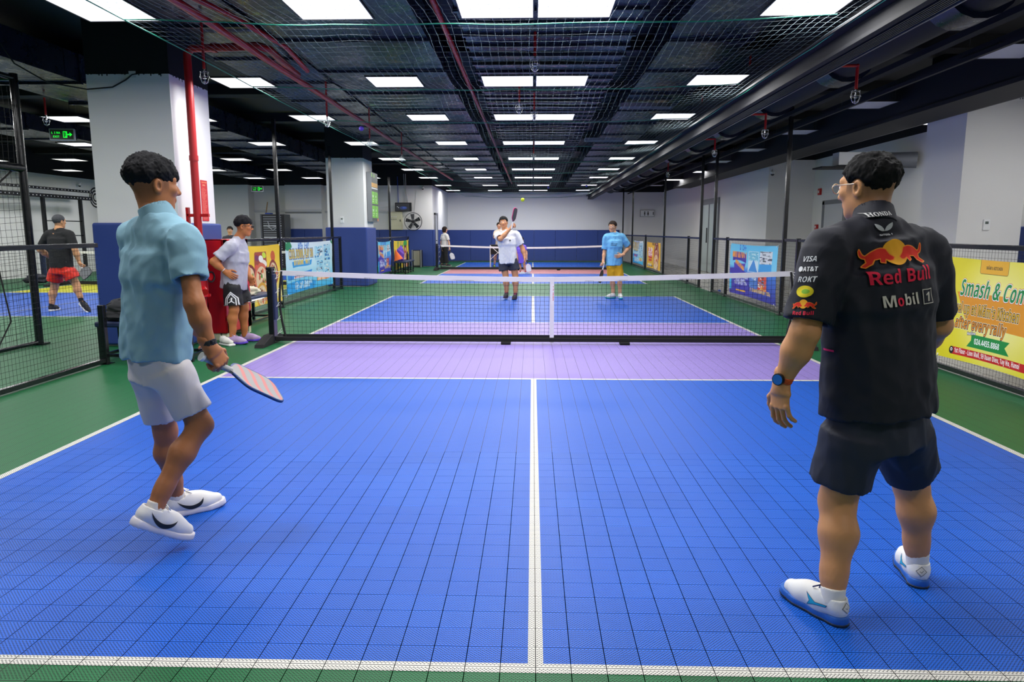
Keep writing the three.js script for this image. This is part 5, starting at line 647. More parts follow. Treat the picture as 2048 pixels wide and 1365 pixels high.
    const base = fieldOf(P, 0.035 * s, dp); shirtF = H.hollow === false ? base : hollowed(base, opens, Math.max(0.015, h * 1.5), dp); const [lo, hi] = boundsOf(P, 0.025); const sm = mat(H.color, H.rough || 0.85), body = obj(H.name || 'shirt', surfNet(shirtF, lo, hi, h * 0.85), sm, t);
    if (H.collar) { const up = hp(0, -0.055, -0.02).sub(J.nk).normalize(), a = ab(J.nk, -0.022, up), c = [tube(a, ab(a, 0.074 * s, up), S, 0.074 * s, 0.076 * s, 0.0635 * s, 0.066 * s), { ...tube(ab(a, -0.01, up), ab(a, 0.1, up), S, 0.064 * s, 0.066 * s, 0.0555 * s, 0.058 * s), cut: true, k: 0.002 }]; obj('collar', net(c, 0.004, 0.0045), sm, body); o.collarF = fieldOf(c.slice(0, 1), 0.004); }
    o.shirtMesh = body; }
  // shorts or trousers
  { const H = o.shorts, lift = Math.min(0.1, 0.085 - (o.shirt.hem ?? 0.06) * s), opens = [], P = [tube(ab(mh, lift, U), ab(mh, -0.1 * s, U), HS, (H.w || 0.155) * s * b, (H.d || 0.118) * s * b, (H.w || 0.155) * 1.08 * s * b, (H.d || 0.118) * 1.08 * s * b)];
    for (const sd of ['L', 'R']) { const hip = J['h' + sd], k = J['k' + sd], a = J['a' + sd], q = (f) => (f <= 1 ? lerpV(hip, k, f) : lerpV(k, a, f - 1)), top = ab(hip, Math.min(0.03, lift - 0.01), U), r0 = (H.r0 || 0.09) * s * b, r1 = (H.r1 || 0.095) * s * b, out = HS.clone().multiplyScalar((sd === 'L' ? -1 : 1) * (H.out || 0)); if (H.len > 1) P.push(tube(top, q(1), HS, r0, r0, r1, r1), { ...tube(q(0.97), q(H.len), HS, r1, r1, H.r2 || 0.07, H.r2 || 0.07), k: 0.03 }); else { P.push(cone(ab(hip, Math.min(0, lift - 0.03), U), q(0.25), Math.max(r0 * 0.85, 0.09 * s * b), Math.max(r0, 0.09 * s * b), 0.03), { ...tube(q(0.16).add(out), q(H.len).add(out), HS, r0, r0 * 1.04, r1, r1 * 1.06), k: 0.03 }); { const n = k.clone().sub(hip).normalize(), e = q(H.len).add(out); opens.push({ c: e, n, f: tube(q(0.16).add(out), ab(e, 0.04, n), HS, r0, r0 * 1.04, r1, r1 * 1.06).f }); } } }
    const A = H.folds ?? 0.005, dp = (x, y, z) => A * (1.7 * Math.abs(noise(x * 13 + 4, y * 5, z * 13)) - 0.5) + A * 0.4 * noise(x * 22, y * 16, z * 22);
    o.shortsF = hollowed(fieldOf(P, 0.03 * s, dp), opens, Math.max(0.015, h * 1.5), dp); const [lo, hi] = boundsOf(P, 0.02); o.shortsMesh = obj(H.name || 'shorts', surfNet(o.shortsF, lo, hi, h * 0.85), mat(H.color, H.rough || 0.8), t); }
  // shoes and socks
  for (const sd of ['L', 'R']) { const Q = o.shoes, q = Q[sd], a = J['a' + sd], f = vv(q.F).normalize(), u0 = vv(q.U || [0, 1, 0]), r = f.clone().cross(u0).normalize(), u = r.clone().cross(f).normalize(), k = s * (Q.scale || 1), O = q.O ? vv(q.O) : ab(ab(a, -0.085 * k, u), -0.055 * k, f).setY(0), lp = (x, y, z) => O.clone().addScaledVector(r, x * k).addScaledVector(u, y * k).addScaledVector(f, z * k), ix = sd === 'L' ? 0.006 : -0.006;
    const loc = (x, y, z) => { const X = x - O.x, Y = y - O.y, Z = z - O.z; return [(X * r.x + Y * r.y + Z * r.z) / k, (X * u.x + Y * u.y + Z * u.z) / k, (X * f.x + Y * f.y + Z * f.z) / k]; };
    const out2 = (x, z) => { const c = (xa, za, ra, xb, zb, rb) => { const dx = xb - xa, dz = zb - za, tt = clamp(((x - xa) * dx + (z - za) * dz) / (dx * dx + dz * dz), 0, 1); return Math.hypot(x - xa - tt * dx, z - za - tt * dz) - ra - (rb - ra) * tt; }; return smin(c(0, 0.034, 0.036, 0, 0.1, 0.034), c(0, 0.1, 0.034, ix, 0.19, 0.045), 0.02) < c(ix, 0.19, 0.045, ix, 0.245, 0.036) ? smin(c(0, 0.034, 0.036, 0, 0.1, 0.034), c(0, 0.1, 0.034, ix, 0.19, 0.045), 0.02) : c(ix, 0.19, 0.045, ix, 0.245, 0.036); };
    const spring = (z) => 0.018 * Math.pow(Math.max(0, (z - 0.19) / 0.1), 2), up = [cone(lp(0, 0.052, 0.036), lp(0, 0.05, 0.1), 0.036 * k, 0.037 * k), cone(lp(0, 0.05, 0.1), lp(ix, 0.046, 0.18), 0.04 * k, 0.041 * k), cone(lp(ix, 0.044, 0.18), lp(ix, 0.042, 0.238), 0.039 * k, 0.029 * k), cone(lp(0, 0.08, 0.05), lp(0, 0.1, 0.046), 0.038 * k, 0.037 * k), cone(lp(0, 0.09, 0.085), lp(0, 0.07, 0.15), 0.03 * k, 0.03 * k)];
    const uf = fieldOf(up, 0.03 * k), UF = (x, y, z) => { const [X, Y, Z] = loc(x, y, z); let d = uf(x, y, z); d = Math.max(d, (0.016 + spring(Z) - Y) * k, (Y - 0.104 + (Z > 0.08 ? 0 : 0.01)) * k); const op = Math.hypot(X, (Z - 0.05) * 0.85) - 0.03; return Math.max(d, -Math.max(op * k, (0.075 - Y) * k)); };
    const SF = (x, y, z) => { const [X, Y, Z] = loc(x, y, z), sp = spring(Z), top = 0.03 + 0.006 * sstep(0.08, 0.02, Z); return Math.max((out2(X, Z) - 0.003 * Math.sin(Y * 90)) * k, (sp - Y) * k, (Y - top - sp) * k); };
    const lo = V(1e3, 1e3, 1e3), hi = V(-1e3, -1e3, -1e3); for (const x of [-0.06, 0.06]) for (const y of [-0.01, 0.13]) for (const z of [-0.02, 0.3]) { lo.min(lp(x, y, z)); hi.max(lp(x, y, z)); }
    const cell = o.shoeCell || h * 0.55, shoe = obj('shoe', surfNet(UF, lo, hi, cell), mat(Q.upper, 0.65), t); obj('sole', surfNet(SF, lo, hi, cell), mat(Q.sole, 0.6), shoe); if (Q.outsole) { const OF = (x, y, z) => { const [X, Y, Z] = loc(x, y, z), sp = spring(Z); return Math.max((out2(X, Z) - 0.004) * k, (sp - 0.001 - Y) * k, (Y - sp - 0.011) * k); }; obj('outsole', surfNet(OF, lo, hi, cell), mat(Q.outsole, 0.5), shoe); }
    if (Q.laces) { const g = gb(); for (let i = 0; i < 5; i++) { const z = 0.1 + i * 0.022, y0 = 0.108 - i * 0.0075; g.path([lp(-0.024, y0 - 0.012, z), lp(-0.01, y0, z + 0.006), lp(0.01, y0, z + 0.012), lp(0.024, y0 - 0.012, z + 0.016)], 0.0032 * k, 5); } g.path([lp(0, 0.11, 0.1), lp(0.03, 0.125, 0.085), lp(0.035, 0.11, 0.11), lp(0, 0.11, 0.105), lp(-0.03, 0.125, 0.09), lp(-0.03, 0.105, 0.12)], 0.0028 * k, 5); obj('laces', g, mat(Q.laces, 0.7), shoe); }
    if (Q.logo) Q.logo(shoe, UF, lp, r, u, f, sd, k);
    const sk = o.socks; if (sk) { const aa = ab(a, -0.03 * s, V(0, 1, 0)), top = ab(a, (sk.h || 0.03) * s, J['k' + sd].clone().sub(a).normalize()); obj('sock', net([tube(aa, top, HS, 0.039 * s, 0.04 * s, 0.0375 * s * b, 0.0385 * s * b)], 0.01, Math.max(0.005, h * 0.55)), mat(sk.color, 0.9), t); } }
  if (o.glasses) { const g = gb(); for (const x of [-0.033, 0.033]) { const P = []; for (let k = 0; k < 20; k++) { const a = (k / 20) * 6.2832; P.push(hp(x + 0.0245 * Math.cos(a), 0.004 + 0.019 * Math.sin(a), 0.109 - 0.0 * k)); } g.path(P, (o.glasses.r || 0.0022) * hs, 5, true); g.path([hp(Math.sign(x) * 0.057, 0.012, 0.108), hp(Math.sign(x) * 0.078, 0.013, 0.085), hp(Math.sign(x) * 0.085, 0.011, 0.005)], (o.glasses.r || 0.0022) * hs * 0.9, 5); } g.path([hp(-0.009, 0.008, 0.11), hp(0, 0.011, 0.112), hp(0.009, 0.008, 0.11)], 0.002 * hs, 5); const gl = obj('glasses', g, mat(o.glasses.color, 0.3, { metalness: o.glasses.metal || 0 }), t); const ln = gb(); for (const x of [-0.033, 0.033]) { const c = hp(x, 0.004, 0.1085), q = []; for (let k = 0; k <= 16; k++) { const a = (k / 16) * 6.2832; q.push(hp(x + 0.024 * Math.cos(a), 0.004 + 0.0185 * Math.sin(a), 0.1085)); } for (let k = 0; k < 16; k++) { const m = ln.vert(c, hF, 0, 0), n1 = ln.vert(q[k], hF, 0, 0), n2 = ln.vert(q[k + 1], hF, 0, 0); ln.i.push(m, n1, n2); } } obj('lenses', ln, M.pane, gl); }
  if (o.band) { const w = J['w' + o.band.side], d = J['e' + o.band.side].clone().sub(w).normalize(), c = ab(w, (o.band.at || 0.03) * s, d), r = (o.band.r || 0.033) * s, P = [tube(ab(c, -(o.band.w || 0.012), d), ab(c, o.band.w || 0.012, d), F, r, r * 0.92, r * 1.04, r * 0.96), { ...tube(ab(c, -0.03, d), ab(c, 0.03, d), F, r - 0.004, r * 0.92 - 0.004, r * 1.04 - 0.004, r * 0.96 - 0.004), cut: true, k: 0.001 }], bm = obj(o.band.name || 'wrist_band', net(P, 0.002, 0.0035), mat(o.band.color, 0.5), t); if (o.band.dial) { const n = vv(o.band.dial).normalize(); n.addScaledVector(d, -n.dot(d)).normalize(); const p = ab(c, r + 0.002, n); obj('watch_case', gb().cyl(p, ab(p, 0.01, n), 0.022, 0.021, 24), mat(o.band.caseColor || '#15161a', 0.3), bm); obj('watch_face', gb().cyl(ab(p, 0.0095, n), ab(p, 0.0108, n), 0.018, 0.018, 24), mat(o.band.faceColor || '#2d5fa8', 0.15), bm); } }
  Object.assign(o, { t, shirtF, S, U, Fw: F, ms, mh, hp, hS, hU, hFw: hF }); return o;
}
// paddle: rounded head, edge guard, wrapped handle, butt cap
function paddle(label, butt, dir, nrm, c) {
  const t = thing('paddle', label, 'paddle'); dir = vv(dir).normalize(); nrm = vv(nrm).addScaledVector(dir, -vv(nrm).dot(dir)).normalize(); const x = dir.clone().cross(nrm); t.matrix.makeBasis(x, dir, nrm).setPosition(vv(butt)); t.matrix.decompose(t.position, t.quaternion, t.scale);
  const ol = (e) => { const s = new THREE.Shape(), w = 0.097 + e, y1 = 0.41 + e, y0 = 0.135; s.moveTo(-0.018 - e, y0); s.bezierCurveTo(-0.02 - e, y0 + 0.03, -w, y0 + 0.04, -w, y0 + 0.1); s.lineTo(-w, y1 - 0.06); s.bezierCurveTo(-w, y1 - 0.015, -w + 0.03, y1, -w + 0.06, y1); s.lineTo(w - 0.06, y1); s.bezierCurveTo(w - 0.03, y1, w, y1 - 0.015, w, y1 - 0.06); s.lineTo(w, y0 + 0.1); s.bezierCurveTo(w, y0 + 0.04, 0.02 + e, y0 + 0.03, 0.018 + e, y0); s.closePath(); return s; };
  const pt = tex(canvas(200, 280, (k, w, h) => { k.fillStyle = c.face; k.fillRect(0, 0, w, h); if (c.stripe) { k.strokeStyle = c.stripe; k.lineWidth = 22; for (const q of [-60, 0, 60, 120]) { k.beginPath(); k.moveTo(-20, 90 + q); k.bezierCurveTo(70, 40 + q, 120, 120 + q, 230, 60 + q); k.stroke(); } } }));
  pt.repeat.set(1 / 0.2, 1 / 0.28); pt.offset.set(0.5, -0.13 / 0.28);
  obj('face', new THREE.ExtrudeGeometry(ol(0), { depth: 0.012, bevelEnabled: false, curveSegments: 10 }).translate(0, 0, -0.006), mat('#ffffff', 0.5, { map: pt }), t);
  const eg = gb(), pts = ol(0.001).getPoints(12).map((p) => V(p.x, p.y, 0)); eg.path(pts.slice(3, -3), 0.0075, 6); obj('edge_guard', eg, mat(c.edge, 0.45), t);
  obj('handle', gb().add(new THREE.CylinderGeometry(0.0165, 0.0165, 0.15, 10).scale(1, 1, 0.82).translate(0, 0.072, 0)), mat(c.grip, 0.75), t); obj('butt_cap', gb().cyl(V(0, -0.006, 0), V(0, 0.008, 0), 0.02, 0.019, 14), mat(c.cap || '#e8e8e8', 0.5), t);
  return t;
}
const grip = (A, D) => vv(A).cross(vv(D)).normalize();        // palm direction of a right hand closed round a handle along A
const S2 = Math.SQRT1_2;
// ---- player in the navy jersey, right foreground
const bull = (c, x, y, k, flip) => { c.save(); c.translate(x, y); c.scale(flip * k, k); const body = () => { c.beginPath(); c.moveTo(0, 22); c.lineTo(-16, 8); c.lineTo(-30, -18); c.bezierCurveTo(-52, -30, -86, -22, -112, 0); c.lineTo(-122, 8); c.bezierCurveTo(-140, 4, -136, -14, -146, -26); c.lineTo(-150, -18); c.bezierCurveTo(-148, 0, -146, 16, -122, 20); c.lineTo(-118, 40); c.lineTo(-140, 58); c.lineTo(-128, 62); c.lineTo(-102, 46); c.lineTo(-90, 26); c.lineTo(-58, 22); c.lineTo(-62, 40); c.lineTo(-44, 44); c.lineTo(-36, 26); c.lineTo(-20, 34); c.lineTo(-8, 32); c.closePath(); }; body(); c.lineJoin = 'round'; c.strokeStyle = '#f28a1c'; c.lineWidth = 9; c.stroke(); c.fillStyle = '#e2260f'; c.fill(); c.restore(); };
const emblem = (c, x, y, k) => { c.fillStyle = '#f5ac1a'; c.beginPath(); c.arc(x, y, 62 * k, 0, 7); c.fill(); bull(c, x - 16 * k, y + 2 * k, k, 1); bull(c, x + 16 * k, y + 2 * k, k, -1); };
{
  const P1 = person({
    label: 'man in navy sponsor jersey and dark shorts, seen from behind at right', s: 1.0, b: 1.12, cell: 0.0085, headCell: 0.0042, handCell: 0.0032, skin: '#cc9160', jaw: 1.06, hs: 0.92,
    J: { hd: [1.163, 1.532, 6.17], nk: [1.167, 1.408, 6.23], sL: [0.985, 1.312, 6.29], sR: [1.38, 1.305, 6.17], eL: [0.915, 1.038, 6.33], wL: [0.867, 0.845, 6.27], eR: [1.47, 1.040, 6.13], wR: [1.49, 0.887, 5.93], hL: [1.148, 0.712, 6.27], hR: [1.31, 0.704, 6.20], kL: [1.1, 0.406, 6.25], kR: [1.462, 0.402, 6.06], aL: [1.06, 0.095, 6.36], aR: [1.51, 0.1, 6.07] },
    F: [-0.3, 0, -0.95], hF: [-0.6, -0.06, -0.8],
    hands: { L: { D: [-0.05, -0.98, 0.05], N: [0.75, 0, -0.45], curl: 0.42 }, R: { D: [-0.4, -0.4, -0.8], N: [-0.8, 0, 0.4], curl: 1.2 } },
    hair: { color: '#141415', front: 0.058, side: 0.012, back: -0.05, th: 0.014, taper: 0.016, stubble: 0.6, rough: 0.007, ragged: 0.008 },
    shirt: { name: 'jersey', color: '#0d1020', rough: 0.75, hem: -0.035, wc: 0.95, dc: 0.14, wh: 0.204, dh: 0.166, sleeve: 0.86, sr: 0.07, folds: 0.012, collar: true, sh: 1.02, seed: 2 },
    shorts: { color: '#1f2435', rough: 0.75, w: 0.138, d: 0.108, len: 0.77, r0: 0.092, r1: 0.09, folds: 0.008, out: 0.012 },
    shoes: { upper: '#e9e9e6', sole: '#1f62bd', outsole: '#0f2234', laces: '#14215a', L: { F: [-0.5, 0, -0.86], O: [1.092, 0, 6.405] }, R: { F: [0.25, 0, -0.97], O: [1.5, 0, 6.12] }, logo(shoe, UF, lp, r, u, f, sd) {
      const tx = tex(canvas(256, 128, (c) => { c.clearRect(0, 0, 256, 128); c.fillStyle = '#12a6cf'; c.strokeStyle = '#123a6a'; c.lineWidth = 4; c.beginPath(); c.moveTo(250, 40); c.lineTo(150, 58); c.lineTo(60, 10); c.lineTo(96, 70); c.lineTo(70, 118); c.lineTo(132, 84); c.lineTo(240, 60); c.closePath(); c.fill(); c.stroke(); })); const g = UF; for (const sg of [-1, 1]) { const n = r.clone().multiplyScalar(-sg); decal('logo', g, lp(sg * 0.02, 0.058, 0.105), f.clone().negate(), u, n, 0.12, 0.052, tx, shoe, 16, 8, 0.0018); }
      const hl = tex(canvas(64, 64, (c) => { c.fillStyle = '#d9d6cc'; c.translate(32, 32); c.rotate(0.785); c.fillRect(-20, -20, 40, 40); c.strokeStyle = '#6b6a64'; c.lineWidth = 3; c.strokeRect(-20, -20, 40, 40); c.rotate(-0.785); c.beginPath(); c.moveTo(-10, -2); c.lineTo(0, 6); c.lineTo(12, -8); c.stroke(); })); decal('heel_badge', g, lp(0, 0.07, 0.0), r, u, f, 0.042, 0.042, hl, shoe, 8, 8, 0.0018); } },
    socks: { color: '#e4e2dc', h: 0.03 }, glasses: { color: '#c9b8a0', metal: 0.8 }, band: { side: 'L', name: 'watch', color: '#d9551c', r: 0.033, at: 0.025, dial: [-0.7, 0.1, 0.7], faceColor: '#2f6fc8' },
  });
  const tx = tex(canvas(560, 620, (c) => {
    c.clearRect(0, 0, 560, 620); c.fillStyle = '#b9bcc0'; for (const s of [-1, 1]) { c.beginPath(); c.moveTo(250, 62); c.quadraticCurveTo(250 + s * 8, 20, 250 + s * 58, 6); c.quadraticCurveTo(250 + s * 62, 48, 250 + s * 14, 62); c.fill(); } scrib(c, 205, 92, 16, 9, '#b9bcc0');
    emblem(c, 262, 205, 1.42); say(c, 'Red Bull', 268, 412, 128, '#e4133f', { align: 'center', sx: 0.92 }); say(c, 'M', 86, 568, 110, '#cfc8bc', { sx: 0.98 }); say(c, 'o', 182, 568, 104, '#e4133f'); say(c, 'bil', 244, 568, 104, '#cfc8bc', { sx: 0.98 }); c.strokeStyle = '#cfc8bc'; c.lineWidth = 6; c.strokeRect(400, 478, 86, 98); say(c, '1', 443, 562, 92, '#cfc8bc', { align: 'center' });
  }));
  const bc = V(1.188, 1.262, 6.3), u = P1.S.clone().applyAxisAngle(P1.Fw, -0.115);
  decal('back_print', P1.shirtF, bc, u, null, P1.Fw, 0.27, 0.299, tx, P1.shirtMesh, 56, 60, 0.0062);
  const hx = tex(canvas(200, 48, (c) => { c.clearRect(0, 0, 200, 48); say(c, 'HONDA', 100, 40, 44, '#cfcfcf', { align: 'center', font: 'serif' }); })); decal('collar_print', (x, y, z) => Math.min(P1.collarF(x, y, z), P1.shirtF(x, y, z)), [1.122, 1.437, 6.2], u, null, P1.Fw, 0.08, 0.021, hx, P1.shirtMesh, 24, 8, 0.005);
  const sx = tex(canvas(160, 440, (c) => { c.clearRect(0, 0, 160, 440); say(c, 'VISA', 80, 52, 50, '#d6d8dc', { align: 'center', italic: true }); c.fillStyle = '#d6d8dc'; c.beginPath(); c.arc(26, 102, 18, 0, 7); c.fill(); say(c, 'AT&T', 98, 118, 42, '#d6d8dc', { align: 'center' }); say(c, 'ROKT', 80, 190, 52, '#d6d8dc', { align: 'center', italic: true }); c.fillStyle = '#e3cf12'; c.beginPath(); c.ellipse(76, 254, 62, 40, 0, 0, 7); c.fill(); c.fillStyle = '#7fb42a'; c.beginPath(); c.ellipse(84, 254, 30, 16, 0, 0, 7); c.fill(); emblem(c, 76, 338, 0.5); say(c, 'Red Bull', 76, 412, 36, '#e4133f', { align: 'center' }); }));
  decal('sleeve_print', P1.shirtF, lerpV(P1.J.sL, P1.J.eL, 0.42), V(0.72, 0.06, 0.6), null, V(0.72, 0, -0.7), 0.078, 0.215, sx, P1.shirtMesh, 24, 40, 0.0032);
  decal('side_stripe', P1.shirtF, V(1.0, 0.97, 6.3), V(0.5, 0, 0.85), null, V(0.85, 0, -0.5), 0.05, 0.007, tex(canvas(8, 8, (c) => { c.fillStyle = '#e0146a'; c.fillRect(0, 0, 8, 8); })), P1.shirtMesh, 10, 2, 0.003);
}
// ---- player in the light blue polo, left foreground
{
  const A = V(0.187, -0.19, -0.25).normalize(), D = V(0.42, -0.82, -0.3).normalize();
  const swoosh = tex(canvas(256, 128, (c) => { c.clearRect(0, 0, 256, 128); c.fillStyle = '#22262c'; c.beginPath(); c.moveTo(8, 4); c.bezierCurveTo(60, 60, 120, 80, 160, 76); c.bezierCurveTo(200, 72, 232, 50, 250, 14); c.bezierCurveTo(246, 90, 206, 126, 150, 124); c.bezierCurveTo(90, 118, 40, 66, 8, 4); c.fill(); }));
  const P2 = person({
    label: 'young man in light blue polo and white shorts holding a paddle, left foreground', s: 1.0, b: 0.9, cell: 0.009, headCell: 0.0045, handCell: 0.0034, skin: '#a96a40', hs: 0.93,
    J: { hd: [-1.622, 1.572, 5.72], nk: [-1.6, 1.436, 5.74], sR: [-1.46, 1.335, 5.82], sL: [-1.775, 1.346, 5.62], eR: [-1.405, 1.085, 5.88], wR: [-1.36, 0.9, 5.86], eL: [-1.85, 1.07, 5.42], wL: [-1.7, 0.93, 5.36], hR: [-1.6, 0.829, 5.78], hL: [-1.715, 0.825, 5.7], kR: [-1.474, 0.533, 5.75], kL: [-1.725, 0.458, 5.58], aR: [-1.62, 0.222, 5.925], aL: [-1.748, 0.115, 5.48] },
    F: [0.5, 0, -0.87], hF: [0.72, -0.04, -0.69], hands: { R: { D: D.toArray(), N: grip(A, D).toArray(), curl: 1.22, spread: 0.02 }, L: { D: [0.75, -0.55, -0.2], N: [0, -0.6, 0.8], curl: 0.6 } },
    hair: { color: '#17171a', front: 0.028, side: -0.008, back: -0.07, th: 0.022, wide: 0.75, taper: 0.03, stubble: 0.5, rough: 0.01, freq: 0.6, up: 0.004, ragged: 0.014 },
    shirt: { name: 'polo_shirt', color: '#7ea6b8', rough: 0.9, hem: -0.005, wc: 0.88, dc: 0.115, wh: 0.152, dh: 0.132, sleeve: 0.6, sr: 0.062, folds: 0.015, collar: true, seed: 7 },
    shorts: { w: 0.125, d: 0.1, color: '#cdc8ca', rough: 0.85, len: 0.8, r0: 0.09, r1: 0.086, folds: 0.006 },
    shoes: { upper: '#e6e3e1', sole: '#e2dce2', laces: '#f0efec', R: { F: [0.6, -0.54, -0.6], U: [0.38, 0.85, -0.3], O: [-1.69, 0.17, 5.985] }, L: { F: [0.71, 0, -0.7], O: [-1.785, 0, 5.515] }, logo(shoe, UF, lp, r, u, f) { for (const sg of [-1, 1]) decal('logo', UF, lp(sg * 0.02, 0.056, 0.1), f.clone(), u, r.clone().multiplyScalar(-sg), 0.13, 0.056, swoosh, shoe, 18, 8, 0.0018); } },
    socks: { color: '#dcd6d2', h: 0.03 }, band: { side: 'R', name: 'fitness_band', color: '#1b1c1f', r: 0.033, at: 0.02, w: 0.013 },
  });
  const g = P2.J.wR, W = V(g[0], g[1], g[2]), N = grip(A, D), c = W.addScaledVector(D, 0.088).addScaledVector(N, 0.026); const nk = grip(A, V(0, 1, 0));
  paddle('grey and coral paddle in the hand of the man in light blue', c.addScaledVector(A, -0.085), A, V(-0.25, 0.75, 0.6), { face: '#8b8989', stripe: '#bd6663', edge: '#173a78', grip: '#a9aaac' });
}
// ---- boy in grey tee, hand on hip, by the red cabinet
{
  const P3 = person({
    label: 'boy in grey tee and black shorts with hand on hip beside the red cabinet', s: 0.96, b: 1.06, cell: 0.011, headCell: 0.0055, handCell: 0.0045, skin: '#c47a45', hs: 0.98,
    J: { hd: [-3.535, 1.44, 0.0], nk: [-3.61, 1.295, 0.0], sR: [-3.64, 1.2, 0.16], sL: [-3.66, 1.2, -0.18], eR: [-3.82, 1.02, 0.27], wR: [-3.715, 0.9, 0.205], eL: [-3.66, 0.95, -0.26], wL: [-3.58, 0.81, -0.2], hR: [-3.7, 0.78, 0.07], hL: [-3.7, 0.775, -0.1], kR: [-3.68, 0.426, 0.09], kL: [-3.63, 0.437, -0.1], aR: [-3.725, 0.1, 0.08], aL: [-3.655, 0.1, -0.12] },
    F: [1, 0, 0.02], hF: [0.98, -0.1, -0.12], hands: { R: { D: [0.8, -0.55, -0.12], N: [-0.1, -0.1, -1], curl: 0.45 }, L: { D: [0.5, -0.8, 0.2], N: [0, 0, 1], curl: 0.6 } },
    hair: { color: '#1a1a1e', front: 0.04, side: 0.03, back: -0.01, th: 0.02, wide: 0.6, taper: 0.012, stubble: 0.4, rough: 0.008, freq: 0.6, up: 0.005, ragged: 0.012 }, glasses: { color: '#15120f', r: 0.003 },
    shirt: { name: 'tee_shirt', color: '#b4b5c2', hem: 0.1, wc: 0.98, dc: 0.148, wh: 0.182, dh: 0.15, sleeve: 0.75, sr: 0.068, folds: 0.014, seed: 4 }, shorts: { color: '#1c1d20', rough: 0.55, len: 0.84, r0: 0.098, r1: 0.105, folds: 0.009 },
    shoes: { upper: '#b49ac4', sole: '#5a3ac8', outsole: '#2a2a3c', laces: '#d8c8e0', R: { F: [0.98, 0, 0.2], O: [-3.785, 0, 0.08] }, L: { F: [0.97, 0, -0.1], O: [-3.715, 0, -0.13] } }, band: { side: 'R', color: '#eceae6', r: 0.034, at: 0.03, w: 0.005 },
  });
  const em = tex(canvas(200, 200, (c) => { c.clearRect(0, 0, 200, 200); c.strokeStyle = '#f0f0f0'; c.lineWidth = 9; for (const q of [0, 18]) { c.beginPath(); c.moveTo(2, 168 + q * 0.9); c.lineTo(38 + q, 168 + q * 0.9); c.lineTo(48 + q, 92 + q * 0.3); c.lineTo(100, 30 + q); c.lineTo(156 - q, 92 + q * 0.3); c.lineTo(164 - q, 176 + q * 0.6); c.lineTo(198, 180 + q * 0.6); c.stroke(); } c.fillStyle = '#f0f0f0'; c.beginPath(); c.arc(104, 92, 7, 0, 7); c.fill(); c.beginPath(); c.moveTo(101, 98); c.lineTo(110, 98); c.lineTo(112, 120); c.lineTo(134, 140); c.lineTo(126, 142); c.lineTo(104, 126); c.lineTo(78, 142); c.lineTo(72, 136); c.lineTo(98, 116); c.closePath(); c.fill(); c.fillRect(84, 104, 16, 5); c.fillRect(108, 84, 5, 18); }));
  decal('shorts_print', P3.shortsF, V(-3.67, 0.565, 0.12), V(1, 0.02, 0), null, V(0, 0, -1), 0.26, 0.24, em, P3.shortsMesh, 30, 24, 0.004);
}
// ---- man in black tee and red shorts on the left court
{
  const A = V(0.62, -0.42, 0.5).normalize(), D = V(0.3, -0.95, 0).normalize();
  const P4 = person({
    label: 'man in black tee and red shorts seen from behind on the left court', b: 1.1, cell: 0.013, headCell: 0.0065, handCell: 0.0055, skin: '#cc9468', hs: 0.95,
    J: { hd: [-8.137, 1.545, -3.5], nk: [-8.144, 1.42, -3.48], sL: [-8.35, 1.322, -3.5], sR: [-7.945, 1.322, -3.45], eL: [-8.525, 1.066, -3.5], wL: [-8.45, 0.9, -3.68], eR: [-7.858, 1.068, -3.42], wR: [-7.825, 0.86, -3.45], hL: [-8.26, 0.75, -3.5], hR: [-8.06, 0.75, -3.46], kL: [-8.37, 0.4, -3.55], kR: [-7.94, 0.462, -3.5], aL: [-8.4, 0.1, -3.47], aR: [-7.83, 0.208, -3.42] },
    F: [0.15, 0, -1], hF: [0.4, 0, -0.92], hands: { L: { D: [0.5, -0.6, -0.4], N: [0.8, 0, 0], curl: 0.6 }, R: { D: D.toArray(), N: grip(A, D).toArray(), curl: 1.2 } },
    hair: { color: '#4a4c50', front: 0.06, side: 0.0, back: -0.05, th: 0.013, taper: 0.01, stubble: 0.5 }, shirt: { name: 'tee_shirt', color: '#15171a', hem: -0.02, wc: 0.95, dc: 0.14, wh: 0.2, dh: 0.15, sleeve: 0.72, sr: 0.068, folds: 0.009, seed: 9 },
    shorts: { color: '#d9230c', rough: 0.5, len: 0.62, r0: 0.1, r1: 0.115, folds: 0.008, out: 0.01 }, shoes: { upper: '#1c1c20', sole: '#e8e6e0', L: { F: [-0.1, 0, -1], O: [-8.4, 0, -3.42] }, R: { F: [0.6, -0.55, 0.2], U: [0.4, 0.8, 0], O: [-7.87, 0.14, -3.42] } }, socks: { color: '#1d1d20', h: 0.04 },
  });
  paddle('grey paddle held low by the man in red shorts', V(-7.82, 0.79, -3.47).addScaledVector(A, -0.05), A, V(-0.35, 0.6, 0.75), { face: '#5c6166', edge: '#2a2c30', grip: '#d8d8d8' });
}
